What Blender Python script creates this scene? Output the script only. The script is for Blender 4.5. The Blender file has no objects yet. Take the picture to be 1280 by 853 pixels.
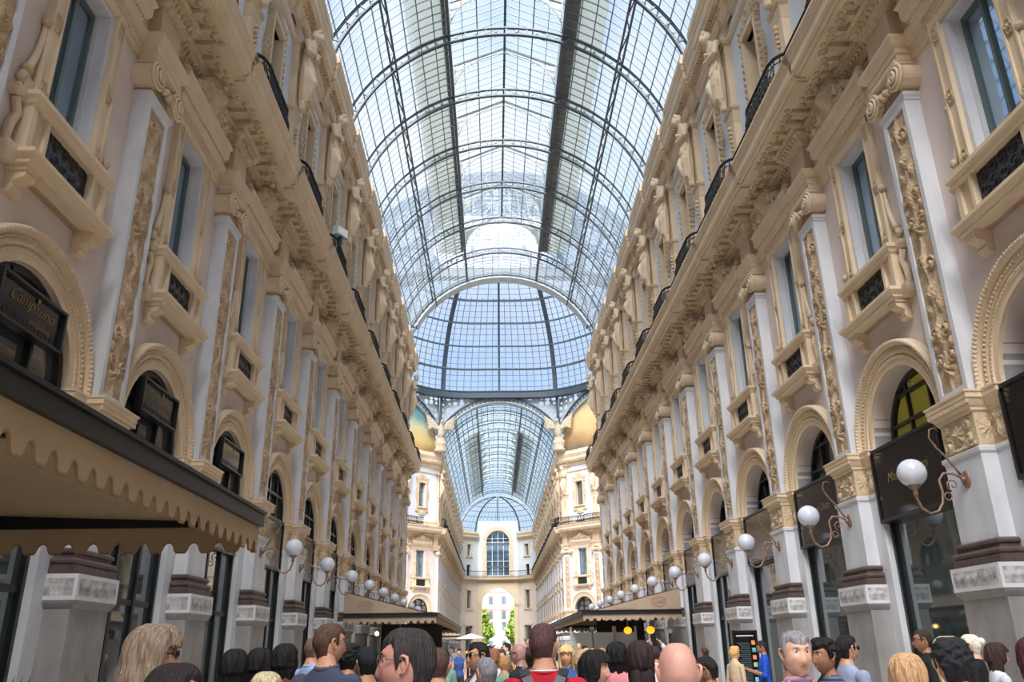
import bpy, math, random
import numpy as np
from mathutils import Matrix, Vector
random.seed(7); RNG = np.random.default_rng(7)
SC = bpy.context.scene
COL = SC.collection
PI = math.pi
R = math.radians

# ------------------------------------------------------------------ materials
def lin(c):
    return tuple(((v/255)/12.92 if v/255 <= .04045 else ((v/255+.055)/1.055)**2.4) for v in c) + (1,)

def mat(name, c, c2=None, scale=3.0, rough=.6, bump=0.0, bscale=20.0, metal=0.0, spec=.5, detail=4, stretch=(1,1,1), emit=None, estr=1.0, kind='noise', coat=0.0):
    m = bpy.data.materials.new(name); m.use_nodes = True
    nt = m.node_tree; n = nt.nodes; l = nt.links
    b = n['Principled BSDF']
    b.inputs['Roughness'].default_value = rough; b.inputs['Metallic'].default_value = metal
    b.inputs['Specular IOR Level'].default_value = spec
    b.inputs['Base Color'].default_value = lin(c)
    tc = n.new('ShaderNodeTexCoord'); mp = n.new('ShaderNodeMapping'); mp.inputs['Scale'].default_value = stretch
    l.new(tc.outputs['Object'], mp.inputs['Vector'])
    if c2 is not None:
        if kind == 'noise':
            t = n.new('ShaderNodeTexNoise'); t.inputs['Scale'].default_value = scale; t.inputs['Detail'].default_value = detail; out = t.outputs['Fac']
        elif kind == 'wave':
            t = n.new('ShaderNodeTexWave'); t.inputs['Scale'].default_value = scale; t.inputs['Distortion'].default_value = .3; out = t.outputs['Fac']
        else:
            t = n.new('ShaderNodeTexVoronoi'); t.inputs['Scale'].default_value = scale; out = t.outputs['Distance']
        l.new(mp.outputs[0], t.inputs['Vector'])
        rp = n.new('ShaderNodeValToRGB'); rp.color_ramp.elements[0].position = .35; rp.color_ramp.elements[1].position = .65
        rp.color_ramp.elements[0].color = lin(c); rp.color_ramp.elements[1].color = lin(c2)
        l.new(out, rp.inputs['Fac']); l.new(rp.outputs['Color'], b.inputs['Base Color'])
    if bump:
        t2 = n.new('ShaderNodeTexNoise'); t2.inputs['Scale'].default_value = bscale; t2.inputs['Detail'].default_value = 5
        l.new(mp.outputs[0], t2.inputs['Vector'])
        bp = n.new('ShaderNodeBump'); bp.inputs['Strength'].default_value = bump; bp.inputs['Distance'].default_value = .03
        l.new(t2.outputs['Fac'], bp.inputs['Height']); l.new(bp.outputs['Normal'], b.inputs['Normal'])
    if emit is not None:
        b.inputs['Emission Color'].default_value = lin(emit); b.inputs['Emission Strength'].default_value = estr
    return m

M = {}
def dm(key, *a, **k): M[key] = mat(key, *a, **k)
dm('tan', (221,200,173), (211,189,160), 1.7, .75, bump=.25, bscale=14)
dm('tan_deep', (210,186,156), (198,173,143), 2.0, .78, bump=.35, bscale=22)
dm('tan_carved', (214,193,162), (194,171,140), 9, .8, bump=1.0, bscale=26)
dm('panel_brown', (200,175,145), (176,151,122), 8, .8, bump=1.0, bscale=28)
dm('plaster', (220,205,198), (210,195,188), .9, .85, bump=.08, bscale=6)
dm('marble', (212,213,219), (194,196,204), 2.2, .55, bump=.08, bscale=9, stretch=(1,1,.4))
dm('marble_carved', (200,197,197), (150,147,148), 7, .7, bump=.4, bscale=40)
dm('granite', (150,147,147), (134,131,131), 3.5, .6, bump=.1, bscale=18, stretch=(1,1,.5))
dm('porphyry', (92,76,72), (74,60,58), 6, .5)
dm('grey_stone', (150,148,150), (140,139,143), 1.3, .6, stretch=(1,1,34))
dm('white_plaster', (216,219,226), (206,210,218), .8, .85)
dm('black_metal', (20,21,24), rough=.35, spec=.6)
dm('iron', (18,18,20), (28,28,31), 30, .75)
dm('sign_black', (22,20,20), rough=.12, spec=.6)
dm('frame_green', (96,112,112), rough=.5)
dm('steel', (92,108,120), (80,96,108), 2, .5)
dm('steel_pale', (176,186,190), (160,170,176), 2, .55)
dm('steel_dark', (58,70,80), rough=.5)
dm('bar', (110,124,134), rough=.5)
dm('walk_dark', (96,84,70), (120,106,88), 1.5, .8)
dm('bronze', (150,122,104), (126,98,82), 8, .45, metal=.35)
dm('canvas', (196,172,138), (188,163,130), 1.5, .9)
dm('canvas_trim', (166,132,96), rough=.9)
dm('canvas_taupe', (168,148,128), (160,140,120), 1.5, .9)
dm('awning_frame', (22,26,28), rough=.4)
dm('gold', (176,140,60), rough=.35, metal=.6)
dm('gold_pale', (150,130,90), rough=.5)
dm('dark_backing', (16,15,14), rough=.9)
dm('room_yellow', (150,142,60), rough=.8, emit=(150,140,50), estr=.12)
dm('bulb', (255,220,150), rough=.5, emit=(255,214,130), estr=6)
dm('lantern_orange', (240,160,30), rough=.5, emit=(250,165,30), estr=1.2)
dm('board_white', (228,230,232), rough=.6)
dm('floor_stone', (212,205,194), (182,172,160), .5, .35, bump=.05)
dm('pink_stone', (214,140,128), (200,128,116), 2, .8)
dm('paving', (190,186,180), (172,168,160), .3, .9)
dm('leaf', (96,128,48), (150,168,70), .9, .7)
dm('bark', (88,70,52), (66,52,40), 5, .9)
dm('white_paint', (216,214,218), rough=.6)
dm('eagle_stone', (192,178,156), (164,150,128), 5, .8, bump=.4, bscale=12)

def globe_mat():
    m = mat('globe_glass', (196,201,214), rough=.12, spec=.6)
    b = m.node_tree.nodes['Principled BSDF']
    b.inputs['Subsurface Weight'].default_value = .0
    return m
M['globe'] = globe_mat()

def glass_mat(name, tint, white, frost, gloss=.08):
    # roof glass: mostly lets light straight through, part of it frosted and dusty
    m = bpy.data.materials.new(name); m.use_nodes = True
    nt = m.node_tree; n = nt.nodes; l = nt.links
    for x in list(n):
        if x.type == 'BSDF_PRINCIPLED': n.remove(x)
    out = [x for x in n if x.type == 'OUTPUT_MATERIAL'][0]
    tr = n.new('ShaderNodeBsdfTransparent'); tr.inputs[0].default_value = tint + (1,)
    tl = n.new('ShaderNodeBsdfTranslucent'); tl.inputs[0].default_value = white + (1,)
    df = n.new('ShaderNodeBsdfDiffuse'); df.inputs[0].default_value = white + (1,)
    gl = n.new('ShaderNodeBsdfGlossy'); gl.inputs['Roughness'].default_value = .08
    m1 = n.new('ShaderNodeMixShader'); m1.inputs[0].default_value = .25
    l.new(tl.outputs[0], m1.inputs[1]); l.new(df.outputs[0], m1.inputs[2])
    tc = n.new('ShaderNodeTexCoord'); nz = n.new('ShaderNodeTexNoise'); nz.inputs['Scale'].default_value = .35; nz.inputs['Detail'].default_value = 6
    l.new(tc.outputs['Object'], nz.inputs['Vector'])
    mr = n.new('ShaderNodeMapRange'); mr.inputs[1].default_value = .35; mr.inputs[2].default_value = .7
    mr.inputs[3].default_value = frost*.6; mr.inputs[4].default_value = frost*1.5
    l.new(nz.outputs['Fac'], mr.inputs[0])
    m2 = n.new('ShaderNodeMixShader'); l.new(mr.outputs[0], m2.inputs[0]); l.new(tr.outputs[0], m2.inputs[1]); l.new(m1.outputs[0], m2.inputs[2])
    m3 = n.new('ShaderNodeMixShader'); m3.inputs[0].default_value = gloss*.3
    l.new(m2.outputs[0], m3.inputs[1]); l.new(gl.outputs[0], m3.inputs[2])
    l.new(m3.outputs[0], out.inputs[0])
    M[name] = m
glass_mat('roof_glass', (.86,.90,.95), (.58,.63,.68), .11)
glass_mat('roof_glass_far', (.80,.88,.93), (.82,.86,.88), .18)
glass_mat('dome_glass', (.84,.89,.98), (.66,.70,.76), .16)
glass_mat('frosted_glass', (.74,.76,.73), (.36,.37,.34), .42)

def pane_mat(name, base, refl, rough=.03):
    m = mat(name, base, rough=rough, spec=1.0)
    b = m.node_tree.nodes['Principled BSDF']; b.inputs['IOR'].default_value = refl
    return m
M['pane'] = pane_mat('pane', (84,94,96), 2.1); M['pane'].node_tree.nodes['Principled BSDF'].inputs['Metallic'].default_value = .3
M['pane_sky'] = pane_mat('pane_sky', (140,164,182), 2.4); M['pane_sky'].node_tree.nodes['Principled BSDF'].inputs['Metallic'].default_value = .7
M['shop_glass'] = pane_mat('shop_glass', (70,84,88), 2.0); M['shop_glass'].node_tree.nodes['Principled BSDF'].inputs['Metallic'].default_value = .3

def lattice_mat():
    # pendentive panels: leaded lattice of round white panes in grey iron
    m = bpy.data.materials.new('lattice_glass'); m.use_nodes = True
    nt = m.node_tree; n = nt.nodes; l = nt.links
    b = n['Principled BSDF']; out = [x for x in n if x.type == 'OUTPUT_MATERIAL'][0]
    b.inputs['Base Color'].default_value = lin((172,178,182)); b.inputs['Roughness'].default_value = .6
    tc = n.new('ShaderNodeTexCoord'); v = n.new('ShaderNodeTexVoronoi'); v.inputs['Scale'].default_value = 1.35; v.inputs['Randomness'].default_value = .3
    l.new(tc.outputs['Object'], v.inputs['Vector'])
    st = n.new('ShaderNodeMath'); st.operation = 'LESS_THAN'; st.inputs[1].default_value = .43
    l.new(v.outputs['Distance'], st.inputs[0])
    v2 = n.new('ShaderNodeTexVoronoi'); v2.inputs['Scale'].default_value = 3.9; v2.inputs['Randomness'].default_value = .2
    l.new(tc.outputs['Object'], v2.inputs['Vector'])
    s2 = n.new('ShaderNodeMath'); s2.operation = 'LESS_THAN'; s2.inputs[1].default_value = .40; l.new(v2.outputs['Distance'], s2.inputs[0])
    mx = n.new('ShaderNodeMath'); mx.operation = 'MAXIMUM'; l.new(st.outputs[0], mx.inputs[0]); l.new(s2.outputs[0], mx.inputs[1])
    tl = n.new('ShaderNodeBsdfTranslucent'); tl.inputs[0].default_value = (.9,.93,.95,1)
    tr = n.new('ShaderNodeBsdfTransparent'); tr.inputs[0].default_value = (.98,.99,1,1)
    mm = n.new('ShaderNodeMixShader'); mm.inputs[0].default_value = .6; l.new(tr.outputs[0], mm.inputs[1]); l.new(tl.outputs[0], mm.inputs[2])
    ms = n.new('ShaderNodeMixShader'); l.new(mx.outputs[0], ms.inputs[0]); l.new(b.outputs[0], ms.inputs[1]); l.new(mm.outputs[0], ms.inputs[2])
    l.new(ms.outputs[0], out.inputs[0])
    M['lattice'] = m
lattice_mat()

def fresco_mat(name, cols, scale):
    m = mat(name, cols[0], rough=.9); nt = m.node_tree; n = nt.nodes; l = nt.links; b = n['Principled BSDF']
    tc = n.new('ShaderNodeTexCoord'); sp = n.new('ShaderNodeSeparateXYZ'); l.new(tc.outputs['Object'], sp.inputs[0])
    nz = n.new('ShaderNodeTexNoise'); nz.inputs['Scale'].default_value = .5; nz.inputs['Detail'].default_value = 6; l.new(tc.outputs['Object'], nz.inputs['Vector'])
    ad = n.new('ShaderNodeMath'); ad.operation = 'MULTIPLY_ADD'; ad.inputs[1].default_value = 2.2; l.new(nz.outputs['Fac'], ad.inputs[0]); l.new(sp.outputs['Z'], ad.inputs[2])
    mr = n.new('ShaderNodeMapRange'); mr.inputs[1].default_value = 23.5; mr.inputs[2].default_value = 30; l.new(ad.outputs[0], mr.inputs[0])
    rp = n.new('ShaderNodeValToRGB'); e = rp.color_ramp.elements
    e[0].color = lin(cols[0]); e[0].position = .1; e[1].color = lin(cols[-1]); e[1].position = .9
    for i, c in enumerate(cols[1:-1]):
        x = e.new(.1 + .8*(i+1)/(len(cols)-1)); x.color = lin(c)
    l.new(mr.outputs[0], rp.inputs['Fac']); l.new(rp.outputs['Color'], b.inputs['Base Color'])
    M[name] = m
fresco_mat('fresco_blue', [(150,120,84),(206,182,120),(196,190,150),(110,150,150),(70,124,150)], 1)
fresco_mat('fresco_ochre', [(96,82,70),(176,140,96),(206,176,124),(214,190,140),(190,170,130)], 1)

# ------------------------------------------------------------------ mesh builder
class MB:
    def __init__(s): s.v = []; s.f = []; s.m = []; s.mats = []; s.sm = []
    def mi(s, m):
        if m not in s.mats: s.mats.append(m)
        return s.mats.index(m)
    def add(s, v, f, m, smooth=False):
        o = len(s.v); i = s.mi(m); s.v.extend([tuple(p) for p in v])
        for q in f: s.f.append(tuple(o+k for k in q)); s.m.append(i); s.sm.append(smooth)
    def box(s, x0, x1, y0, y1, z0, z1, m):
        s.add([(x0,y0,z0),(x1,y0,z0),(x1,y1,z0),(x0,y1,z0),(x0,y0,z1),(x1,y0,z1),(x1,y1,z1),(x0,y1,z1)],
              [(0,3,2,1),(4,5,6,7),(0,1,5,4),(1,2,6,5),(2,3,7,6),(3,0,4,7)], m)
    def beam(s, a, b, w, h, m, up=(0,0,1)):
        a = Vector(a); b = Vector(b); d = (b-a).normalized(); u = Vector(up)
        if abs(d.dot(u)) > .98: u = Vector((1,0,0))
        sx = d.cross(u).normalized()*(w/2); sz = sx.cross(d).normalized()*(h/2)
        v = [a-sx-sz, a+sx-sz, a+sx+sz, a-sx+sz, b-sx-sz, b+sx-sz, b+sx+sz, b-sx+sz]
        s.add(v, [(0,1,2,3),(7,6,5,4),(0,4,5,1),(1,5,6,2),(2,6,7,3),(3,7,4,0)], m)
    def ring(s, hw, d, prof, m, y0=-.1, open_back=True):
        # square moulding wrapped round a pilaster of half width hw and depth d; prof = [(offset, z)]
        v = []
        for o, z in prof: v += [(-hw-o, y0, z), (-hw-o, d+o, z), (hw+o, d+o, z), (hw+o, y0, z)]
        f = []
        for i in range(len(prof)-1):
            for k in range(3): f.append((i*4+k, i*4+k+1, (i+1)*4+k+1, (i+1)*4+k))
        n = len(prof)-1
        f.append((0,1,2,3)); f.append((n*4,n*4+1,n*4+2,n*4+3))
        s.add(v, f, m)
    def sweep(s, path, prof, m, base=0, caps=True):
        # path = [(x, d, nx)] plan steps along a wall; prof = [(offset, z)]
        v = []
        for x, d, nx in path:
            for o, z in prof: v.append((x+nx*o, d+o, z))
        k = len(prof); f = []
        for i in range(len(path)-1):
            for j in range(k-1): f.append((i*k+j, (i+1)*k+j, (i+1)*k+j+1, i*k+j+1))
        if caps: f.append(tuple(range(k))); f.append(tuple((len(path)-1)*k + j for j in range(k)))
        s.add(v, f, m)
    def tube(s, pts, r, m, n=6, closed=False, smooth=True):
        pts = [Vector(p) for p in pts]; N = len(pts); rr = r if hasattr(r, '__len__') else [r]*N
        v = []; up = Vector((0,0,1)); prev = None
        for i, p in enumerate(pts):
            if closed: d = pts[(i+1) % N]-pts[i-1]
            else: d = pts[min(i+1,N-1)]-pts[max(i-1,0)]
            d = d.normalized() if d.length > 1e-9 else Vector((0,0,1))
            if prev is None:
                a = d.cross(up) if abs(d.dot(up)) < .95 else d.cross(Vector((1,0,0)))
            else: a = prev - d*prev.dot(d)
            a.normalize(); prev = a; b = d.cross(a)
            for k in range(n):
                t = 2*PI*k/n; v.append(p + (a*math.cos(t)+b*math.sin(t))*rr[i])
        f = []
        for i in range(N if closed else N-1):
            j = (i+1) % N
            for k in range(n): f.append((i*n+k, i*n+(k+1)%n, j*n+(k+1)%n, j*n+k))
        if not closed: f.append(tuple(range(n))[::-1]); f.append(tuple((N-1)*n+k for k in range(n)))
        s.add(v, f, m, smooth)
    def ball(s, c, r, m, nu=16, nv=10, sc=(1,1,1)):
        v = [(c[0], c[1], c[2]+r*sc[2])]; f = []
        for i in range(1, nv):
            a = PI*i/nv
            for k in range(nu):
                t = 2*PI*k/nu; v.append((c[0]+r*sc[0]*math.sin(a)*math.cos(t), c[1]+r*sc[1]*math.sin(a)*math.sin(t), c[2]+r*sc[2]*math.cos(a)))
        v.append((c[0], c[1], c[2]-r*sc[2])); e = len(v)-1
        for k in range(nu):
            f.append((0, 1+k, 1+(k+1)%nu)); f.append((e, 1+(nv-2)*nu+(k+1)%nu, 1+(nv-2)*nu+k))
        for i in range(nv-2):
            for k in range(nu): f.append((1+i*nu+k, 1+(i+1)*nu+k, 1+(i+1)*nu+(k+1)%nu, 1+i*nu+(k+1)%nu))
        s.add(v, f, m, True)
    def loft(s, rings, m, n=16, smooth=True, caps=True):
        # rings = [(cx, cy, z, rx, ry)]
        v = []; f = []
        for cx, cy, z, rx, ry in rings:
            for k in range(n):
                t = 2*PI*k/n; v.append((cx+rx*math.cos(t), cy+ry*math.sin(t), z))
        for i in range(len(rings)-1):
            for k in range(n): f.append((i*n+k, i*n+(k+1)%n, (i+1)*n+(k+1)%n, (i+1)*n+k))
        if caps: f.append(tuple(range(n))[::-1]); f.append(tuple((len(rings)-1)*n+k for k in range(n)))
        s.add(v, f, m, smooth)
    def relief(s, u0, u1, z0, z1, y, fn, m, nx, nz, plane='front', edge=0.0):
        # carved surface: heights fn(u, v) above the plane y
        U, V = np.meshgrid(np.linspace(u0,u1,nx), np.linspace(z0,z1,nz)); H = fn(U, V)
        if plane == 'front': P = np.stack([U, y+H, V], -1)
        elif plane == 'xneg': P = np.stack([-y-H, U, V], -1)
        else: P = np.stack([y+H, U, V], -1)
        P = P.reshape(-1,3); f = []
        for i in range(nz-1):
            for j in range(nx-1): a = i*nx+j; f.append((a, a+1, a+nx+1, a+nx))
        s.add(P.tolist(), f, m, True)
    def extend(s, o, T=None):
        b = len(s.v)
        if T is None: s.v.extend(o.v)
        else: s.v.extend([tuple(T @ Vector(p)) for p in o.v])
        mp = [s.mi(x) for x in o.mats]
        s.f.extend([tuple(b+k for k in q) for q in o.f]); s.m.extend([mp[i] for i in o.m]); s.sm.extend(o.sm)
        return s
    def mesh(s, name, recalc=True):
        me = bpy.data.meshes.new(name)
        me.from_pydata(s.v, [], s.f)
        for m in s.mats: me.materials.append(M[m] if isinstance(m, str) else m)
        me.polygons.foreach_set('material_index', s.m); me.polygons.foreach_set('use_smooth', s.sm)
        if recalc:
            import bmesh
            bm = bmesh.new(); bm.from_mesh(me); bmesh.ops.recalc_face_normals(bm, faces=bm.faces); bm.to_mesh(me); bm.free()
        me.update(); return me

def arc(cx, cz, r, a0, a1, n):
    return [(cx+r*math.cos(a0+(a1-a0)*i/n), cz+r*math.sin(a0+(a1-a0)*i/n)) for i in range(n+1)]

# ------------------------------------------------------------------ object helpers
def props(o, label=None, cat=None, group=None, kind=None):
    if label: o['label'] = label
    if cat: o['category'] = cat
    if group: o['group'] = group
    if kind: o['kind'] = kind
    return o
def link(name, me, parent=None, T=None):
    o = bpy.data.objects.new(name, me); COL.objects.link(o)
    if parent: o.parent = parent
    if T is not None: o.matrix_world = T
    return o
def solo(name, mb, label, cat, group=None, kind=None, T=None, parent=None):
    return props(link(name, mb.mesh(name) if isinstance(mb, MB) else mb, parent, T), label, cat, group, kind)

class Tpl:
    """parts of one thing, built once and linked at every place it stands"""
    def __init__(s, name): s.name = name; s.parts = []; s.cache = {}; s.one = None
    def part(s, name, under=None, label=None):
        mb = MB(); s.parts.append([name, mb, under, label]); return mb
    def place(s, T, label, cat, group=None, kind=None, name=None, merged=False, skip=()):
        if merged:
            if s.one is None:
                a = MB()
                for n_, mb, u, lb in s.parts: a.extend(mb)
                s.one = a.mesh(s.name)
            return props(link(name or s.name, s.one, None, T), label, cat, group, kind)
        root = props(link(name or s.name, None, None, T), label, cat, group, kind)
        made = {}
        for i, (n_, mb, u, lb) in enumerate(s.parts):
            if n_ in skip: continue
            if i not in s.cache: s.cache[i] = mb.mesh(n_)
            o = link(n_, s.cache[i], made.get(u, root)); made[n_] = o
            if lb: o['label'] = lb
        return root

def T_at(x, y, th, z=0): return Matrix.Translation((x, y, z)) @ Matrix.Rotation(th, 4, 'Z')
ORD = ['first','second','third','fourth','fifth','sixth','seventh','eighth','ninth','tenth','eleventh','twelfth','thirteenth','fourteenth','fifteenth','sixteenth','seventeenth','eighteenth']
SKY, SUN, SUN_ANGLE, SUN_AZ, SUN_EL, EXPO = .86, 12.5, 40, -8, 49, .46
# ------------------------------------------------------------------ carving
def spiral(U, V, cu, cv, r, dirn=1, turns=1.6, ph=0):
    d = np.hypot(U-cu, V-cv)/r; a = np.arctan2(V-cv, U-cu)
    return np.clip(1-d,0,1)**.35*(.5+.5*np.cos(a*dirn+2*PI*turns*d+ph))*(d < 1)
def rosette(U, V, cu, cv, r, n=6):
    d = np.hypot(U-cu, V-cv)/r; a = np.arctan2(V-cv, U-cu)
    return (d < 1)*((1-d**2)*(.55+.45*np.cos(n*a))+.5*np.exp(-(d/.25)**2))
def blob(U, V, cu, cv, ru, rv): return np.exp(-((U-cu)/ru)**2-((V-cv)/rv)**2)
def candelabra(hw, z0, z1, depth):
    def fn(U, V):
        H = np.zeros_like(U); step = hw*2.0; n = int((z1-z0)/step); s = (z1-z0)/n
        for i in range(n):
            c = z0+s*(i+.5); k = i % 4
            if k == 0: H = np.maximum(H, rosette(U,V,0,c,hw*.62,6)); H = np.maximum(H, .8*spiral(U,V,-hw*.62,c+s*.3,hw*.42,1)); H = np.maximum(H, .8*spiral(U,V,hw*.62,c+s*.3,hw*.42,-1))
            elif k == 1:
                H = np.maximum(H, blob(U,V,0,c,hw*.28,s*.42)*1.1)
                for q in (-1,1): H = np.maximum(H, .9*spiral(U,V,q*hw*.55,c,hw*.5,-q)); H = np.maximum(H,.7*blob(U,V,q*hw*.75,c-s*.35,hw*.2,s*.12))
            elif k == 2:
                H = np.maximum(H, blob(U,V,0,c+s*.1,hw*.45,s*.24)*1.2)
                for q in (-1,1): H = np.maximum(H,.8*blob(U,V,q*hw*.5,c-s*.25,hw*.22,s*.2))
                H = H*(1-.35*blob(U,V,-hw*.17,c+s*.15,hw*.1,s*.06)-.35*blob(U,V,hw*.17,c+s*.15,hw*.1,s*.06))
            else:
                for q in (-1,1): H = np.maximum(H, .85*spiral(U,V,q*hw*.42,c+q*s*.12,hw*.5,q))
                H = np.maximum(H, blob(U,V,0,c,hw*.14,s*.5))
        H = np.maximum(H, .45*np.exp(-(U/(hw*.1))**2))
        H = H*(.86+.14*np.sin(U*75)*np.sin(V*58))
        return np.clip(H,0,1.3)*depth
    return fn
def scroll_frieze(u0, u1, z0, z1, depth, cell=None):
    def fn(U, V):
        h = z1-z0; c = cell or h; n = max(1, round((u1-u0)/c)); w = (u1-u0)/n; H = np.zeros_like(U)
        for i in range(n):
            cu = u0+w*(i+.5)
            H = np.maximum(H, spiral(U,V,cu,(z0+z1)/2,min(w,h)*.5,1 if i%2 else -1, 1.3, i))
            H = np.maximum(H, .7*blob(U,V,cu+w*.5,(z0+z1)/2,w*.1,h*.42))
        return H*depth
    return fn
def capital_fn(hw, z0, z1, depth):
    def fn(U, V):
        c = (z0+z1)/2; h = z1-z0
        H = rosette(U,V,0,c,h*.36,8)*1.2
        for q in (-1,1):
            for w in (-1,1): H = np.maximum(H, spiral(U,V,q*hw*.68,c+w*h*.25,h*.24,q*w,1.3))
        H = np.maximum(H,.5*(np.abs(V-z0)<h*.1)*(.5+.5*np.cos(U*60)))
        return H*depth
    return fn
def ironwork(hw, z0, z1, depth):
    def fn(U, V):
        H = np.zeros_like(U); n = 5; w = 2*hw/n; m = 3; h = (z1-z0)/m
        for i in range(n):
            for j in range(m):
                H = np.maximum(H, spiral(U,V,-hw+w*(i+.5),z0+h*(j+.5),min(w,h)*.56,1 if (i+j)%2 else -1,1.4,j))
        return H*depth
    return fn

# ------------------------------------------------------------------ facade templates (local x along wall, y out into the gallery, z up)
BAY = 4.6
def bay_wall(mb, w=2.3, detail=True):
    """wall of one bay with its three openings"""
    p = 'plaster'; N = 20
    mb.box(-w,-1.34,-.9,0,0,5.45,'granite'); mb.box(1.34,w,-.9,0,0,5.45,'granite')
    top = 7.9; r = 1.34; z0 = 5.45
    a = arc(0, z0, r, PI, 0, N)
    v = []; f = []
    for i, (x, z) in enumerate(a):
        v += [(x,0,z),(x,0,top),(x,-.9,z)]
        if i: k = 3*i; f += [(k-3,k,k+1,k-2),(k-3,k-1,k+2,k)]
    mb.add(v, f, p)
    mb.box(-w,-r,-.3,0,5.45,top,p); mb.box(r,w,-.3,0,5.45,top,p)
    def holed(x, za, zb, zt, dep, m=p):
        mb.box(-w,-x,-dep,0,za,zt,m); mb.box(x,w,-dep,0,za,zt,m)
        mb.box(-x,x,-dep,0,zb,zt,m)
    mb.box(-w,w,-.35,0,top,8.98,p)
    holed(.68,8.98,11.92,13.9,.35)
    mb.box(-w,w,-.4,0,13.9,16.6,'white_plaster')
    holed(.52,16.6,19.3,21.9,.4,'white_plaster')

def make_pier(name='stone_pier'):
    t = Tpl(name)
    a = t.part('pedestal'); a.box(-.66,.66,-.2,.56,0,.35,'granite'); a.ring(.60,.50,[(.04,.35),(0,.42),(0,2.3),(.02,2.32),(.06,2.38),(.075,2.42)],'granite')
    b = t.part('carved_band'); b.box(-.675,.675,-.1,.575,2.42,2.78,'marble'); b.box(-.66,.66,-.1,.56,2.40,2.42,'marble')
    b.relief(-.6,.6,2.48,2.72,.576,scroll_frieze(-.6,.6,2.48,2.72,.022,.1),'marble_carved',70,16)
    b.relief(.05,.53,2.48,2.72,.676,scroll_frieze(.05,.53,2.48,2.72,.022,.08),'marble_carved',40,14,'xpos')
    b.relief(.05,.53,2.48,2.72,.676,scroll_frieze(.05,.53,2.48,2.72,.022,.08),'marble_carved',40,14,'xneg')
    c = t.part('base_moulding'); c.ring(.53,.38,[(.13,2.78),(.13,2.90),(.10,2.91),(.125,2.94),(.13,2.97),(.11,3.0),(.06,3.02),(.055,3.06),(.09,3.08),(.09,3.12),(.05,3.15),(.0,3.16)],'porphyry')
    d = t.part('shaft'); d.box(-.53,.53,-.1,.38,3.14,4.52,'marble'); d.ring(.53,.38,[(.0,4.44),(.03,4.48),(.035,4.54),(0,4.56)],'marble')
    d.box(-.96,.96,-.3,.12,0,4.5,'marble'); d.ring(.94,.10,[(.02,4.46),(.05,4.5),(.05,4.56),(0,4.58)],'marble')
    e = t.part('capital'); e.box(-.50,.50,-.1,.35,4.54,5.14,'tan_deep'); e.box(-.94,.94,-.3,.10,4.56,5.14,'tan_deep')
    e.relief(-.46,.46,4.6,5.1,.351,capital_fn(.46,4.6,5.1,.07),'tan_carved',48,28)
    e.relief(.02,.33,4.6,5.1,.501,lambda U,V: rosette(U,V,.17,4.85,.16,8)*.05+.03*spiral(U,V,.17,4.66,.07),'tan_carved',22,28,'xpos')
    e.relief(.02,.33,4.6,5.1,.501,lambda U,V: rosette(U,V,.17,4.85,.16,8)*.05+.03*spiral(U,V,.17,4.66,.07),'tan_carved',22,28,'xneg')
    for q in (-1,1):
        e.relief(min(q*.54,q*.92),max(q*.54,q*.92),4.62,5.1,.101,lambda U,V: (blob(U,V,q*.73,4.82,.06,.2)+spiral(U,V,q*.63,5.0,.09)+spiral(U,V,q*.83,5.0,.09,-1)+spiral(U,V,q*.64,4.72,.08,-1)+spiral(U,V,q*.82,4.72,.08))*.05,'tan_carved',24,28)
    pr = [(0,5.12),(.03,5.14),(.03,5.18),(.06,5.22),(.10,5.30),(.13,5.33),(.13,5.40),(.15,5.42),(.15,5.45),(.0,5.46)]
    g = t.part('impost_cornice'); g.ring(.50,.36,pr,'tan'); g.ring(.87,.09,pr,'tan')
    for i in range(26):
        x = -.60+1.2*i/25
        g.box(x-.015,x+.015,.44,.465+.02,5.235,5.30,'tan_deep')
    h = t.part('pilaster'); h.box(-.44,.44,-.1,.262,5.46,11.2,'marble')
    for q in (-1,1): h.box(min(q*.33,q*.44),max(q*.33,q*.44),.26,.30,5.46,11.2,'marble')
    h.box(-.33,.33,.26,.30,5.46,5.62,'marble'); h.box(-.33,.33,.26,.30,11.06,11.2,'marble')
    h.relief(-.33,.33,5.62,11.06,.266,candelabra(.31,5.66,11.0,.11),'panel_brown',44,330)
    h.ring(.44,.28,[(0,11.14),(.02,11.16),(.03,11.2),(.06,11.24),(.06,11.3),(0,11.31)],'marble')
    k = t.part('volute_capital'); k.box(-.42,.42,-.1,.26,11.3,11.9,'tan')
    for i in range(15): k.box(-.4+.055*i,-.37+.055*i,.26,.285,11.32,11.54,'tan_deep')
    for q in (-1,1):
        cx = q*.47; cz = 11.62
        for ring_r, dy in ((.24,.40),(.17,.43),(.09,.46)):
            pts = [(cx+ring_r*math.cos(t_), dy, cz+ring_r*math.sin(t_)) for t_ in np.linspace(0,2*PI,19)[:-1]]
            k.tube(pts,.035,'tan',5,closed=True)
        v = [(cx+.235*math.cos(t_), y_, cz+.235*math.sin(t_)) for y_ in (0,.41) for t_ in np.linspace(0,2*PI,21)[:-1]]
        k.add(v,[(i,(i+1)%20,20+(i+1)%20,20+i) for i in range(20)]+[tuple(range(20,40))],'tan',False)
        k.ball((cx,.45,cz),.05,'tan_deep',8,6)
    for i in range(9):
        t_ = i/8; x = -.3+.6*t_; z = 11.60-.10*math.sin(PI*t_)
        k.ball((x,.36+.05*math.sin(PI*t_),z+.06*(i%2)),.075,'tan_carved',8,6,(1,1,1))
        k.ball((x,.32,z+.16),.06,'tan_carved',8,6)
    k.ring(.44,.30,[(.0,11.84),(.05,11.86),(.10,11.9),(.10,11.98),(.03,12.0)],'tan')
    return t

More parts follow.
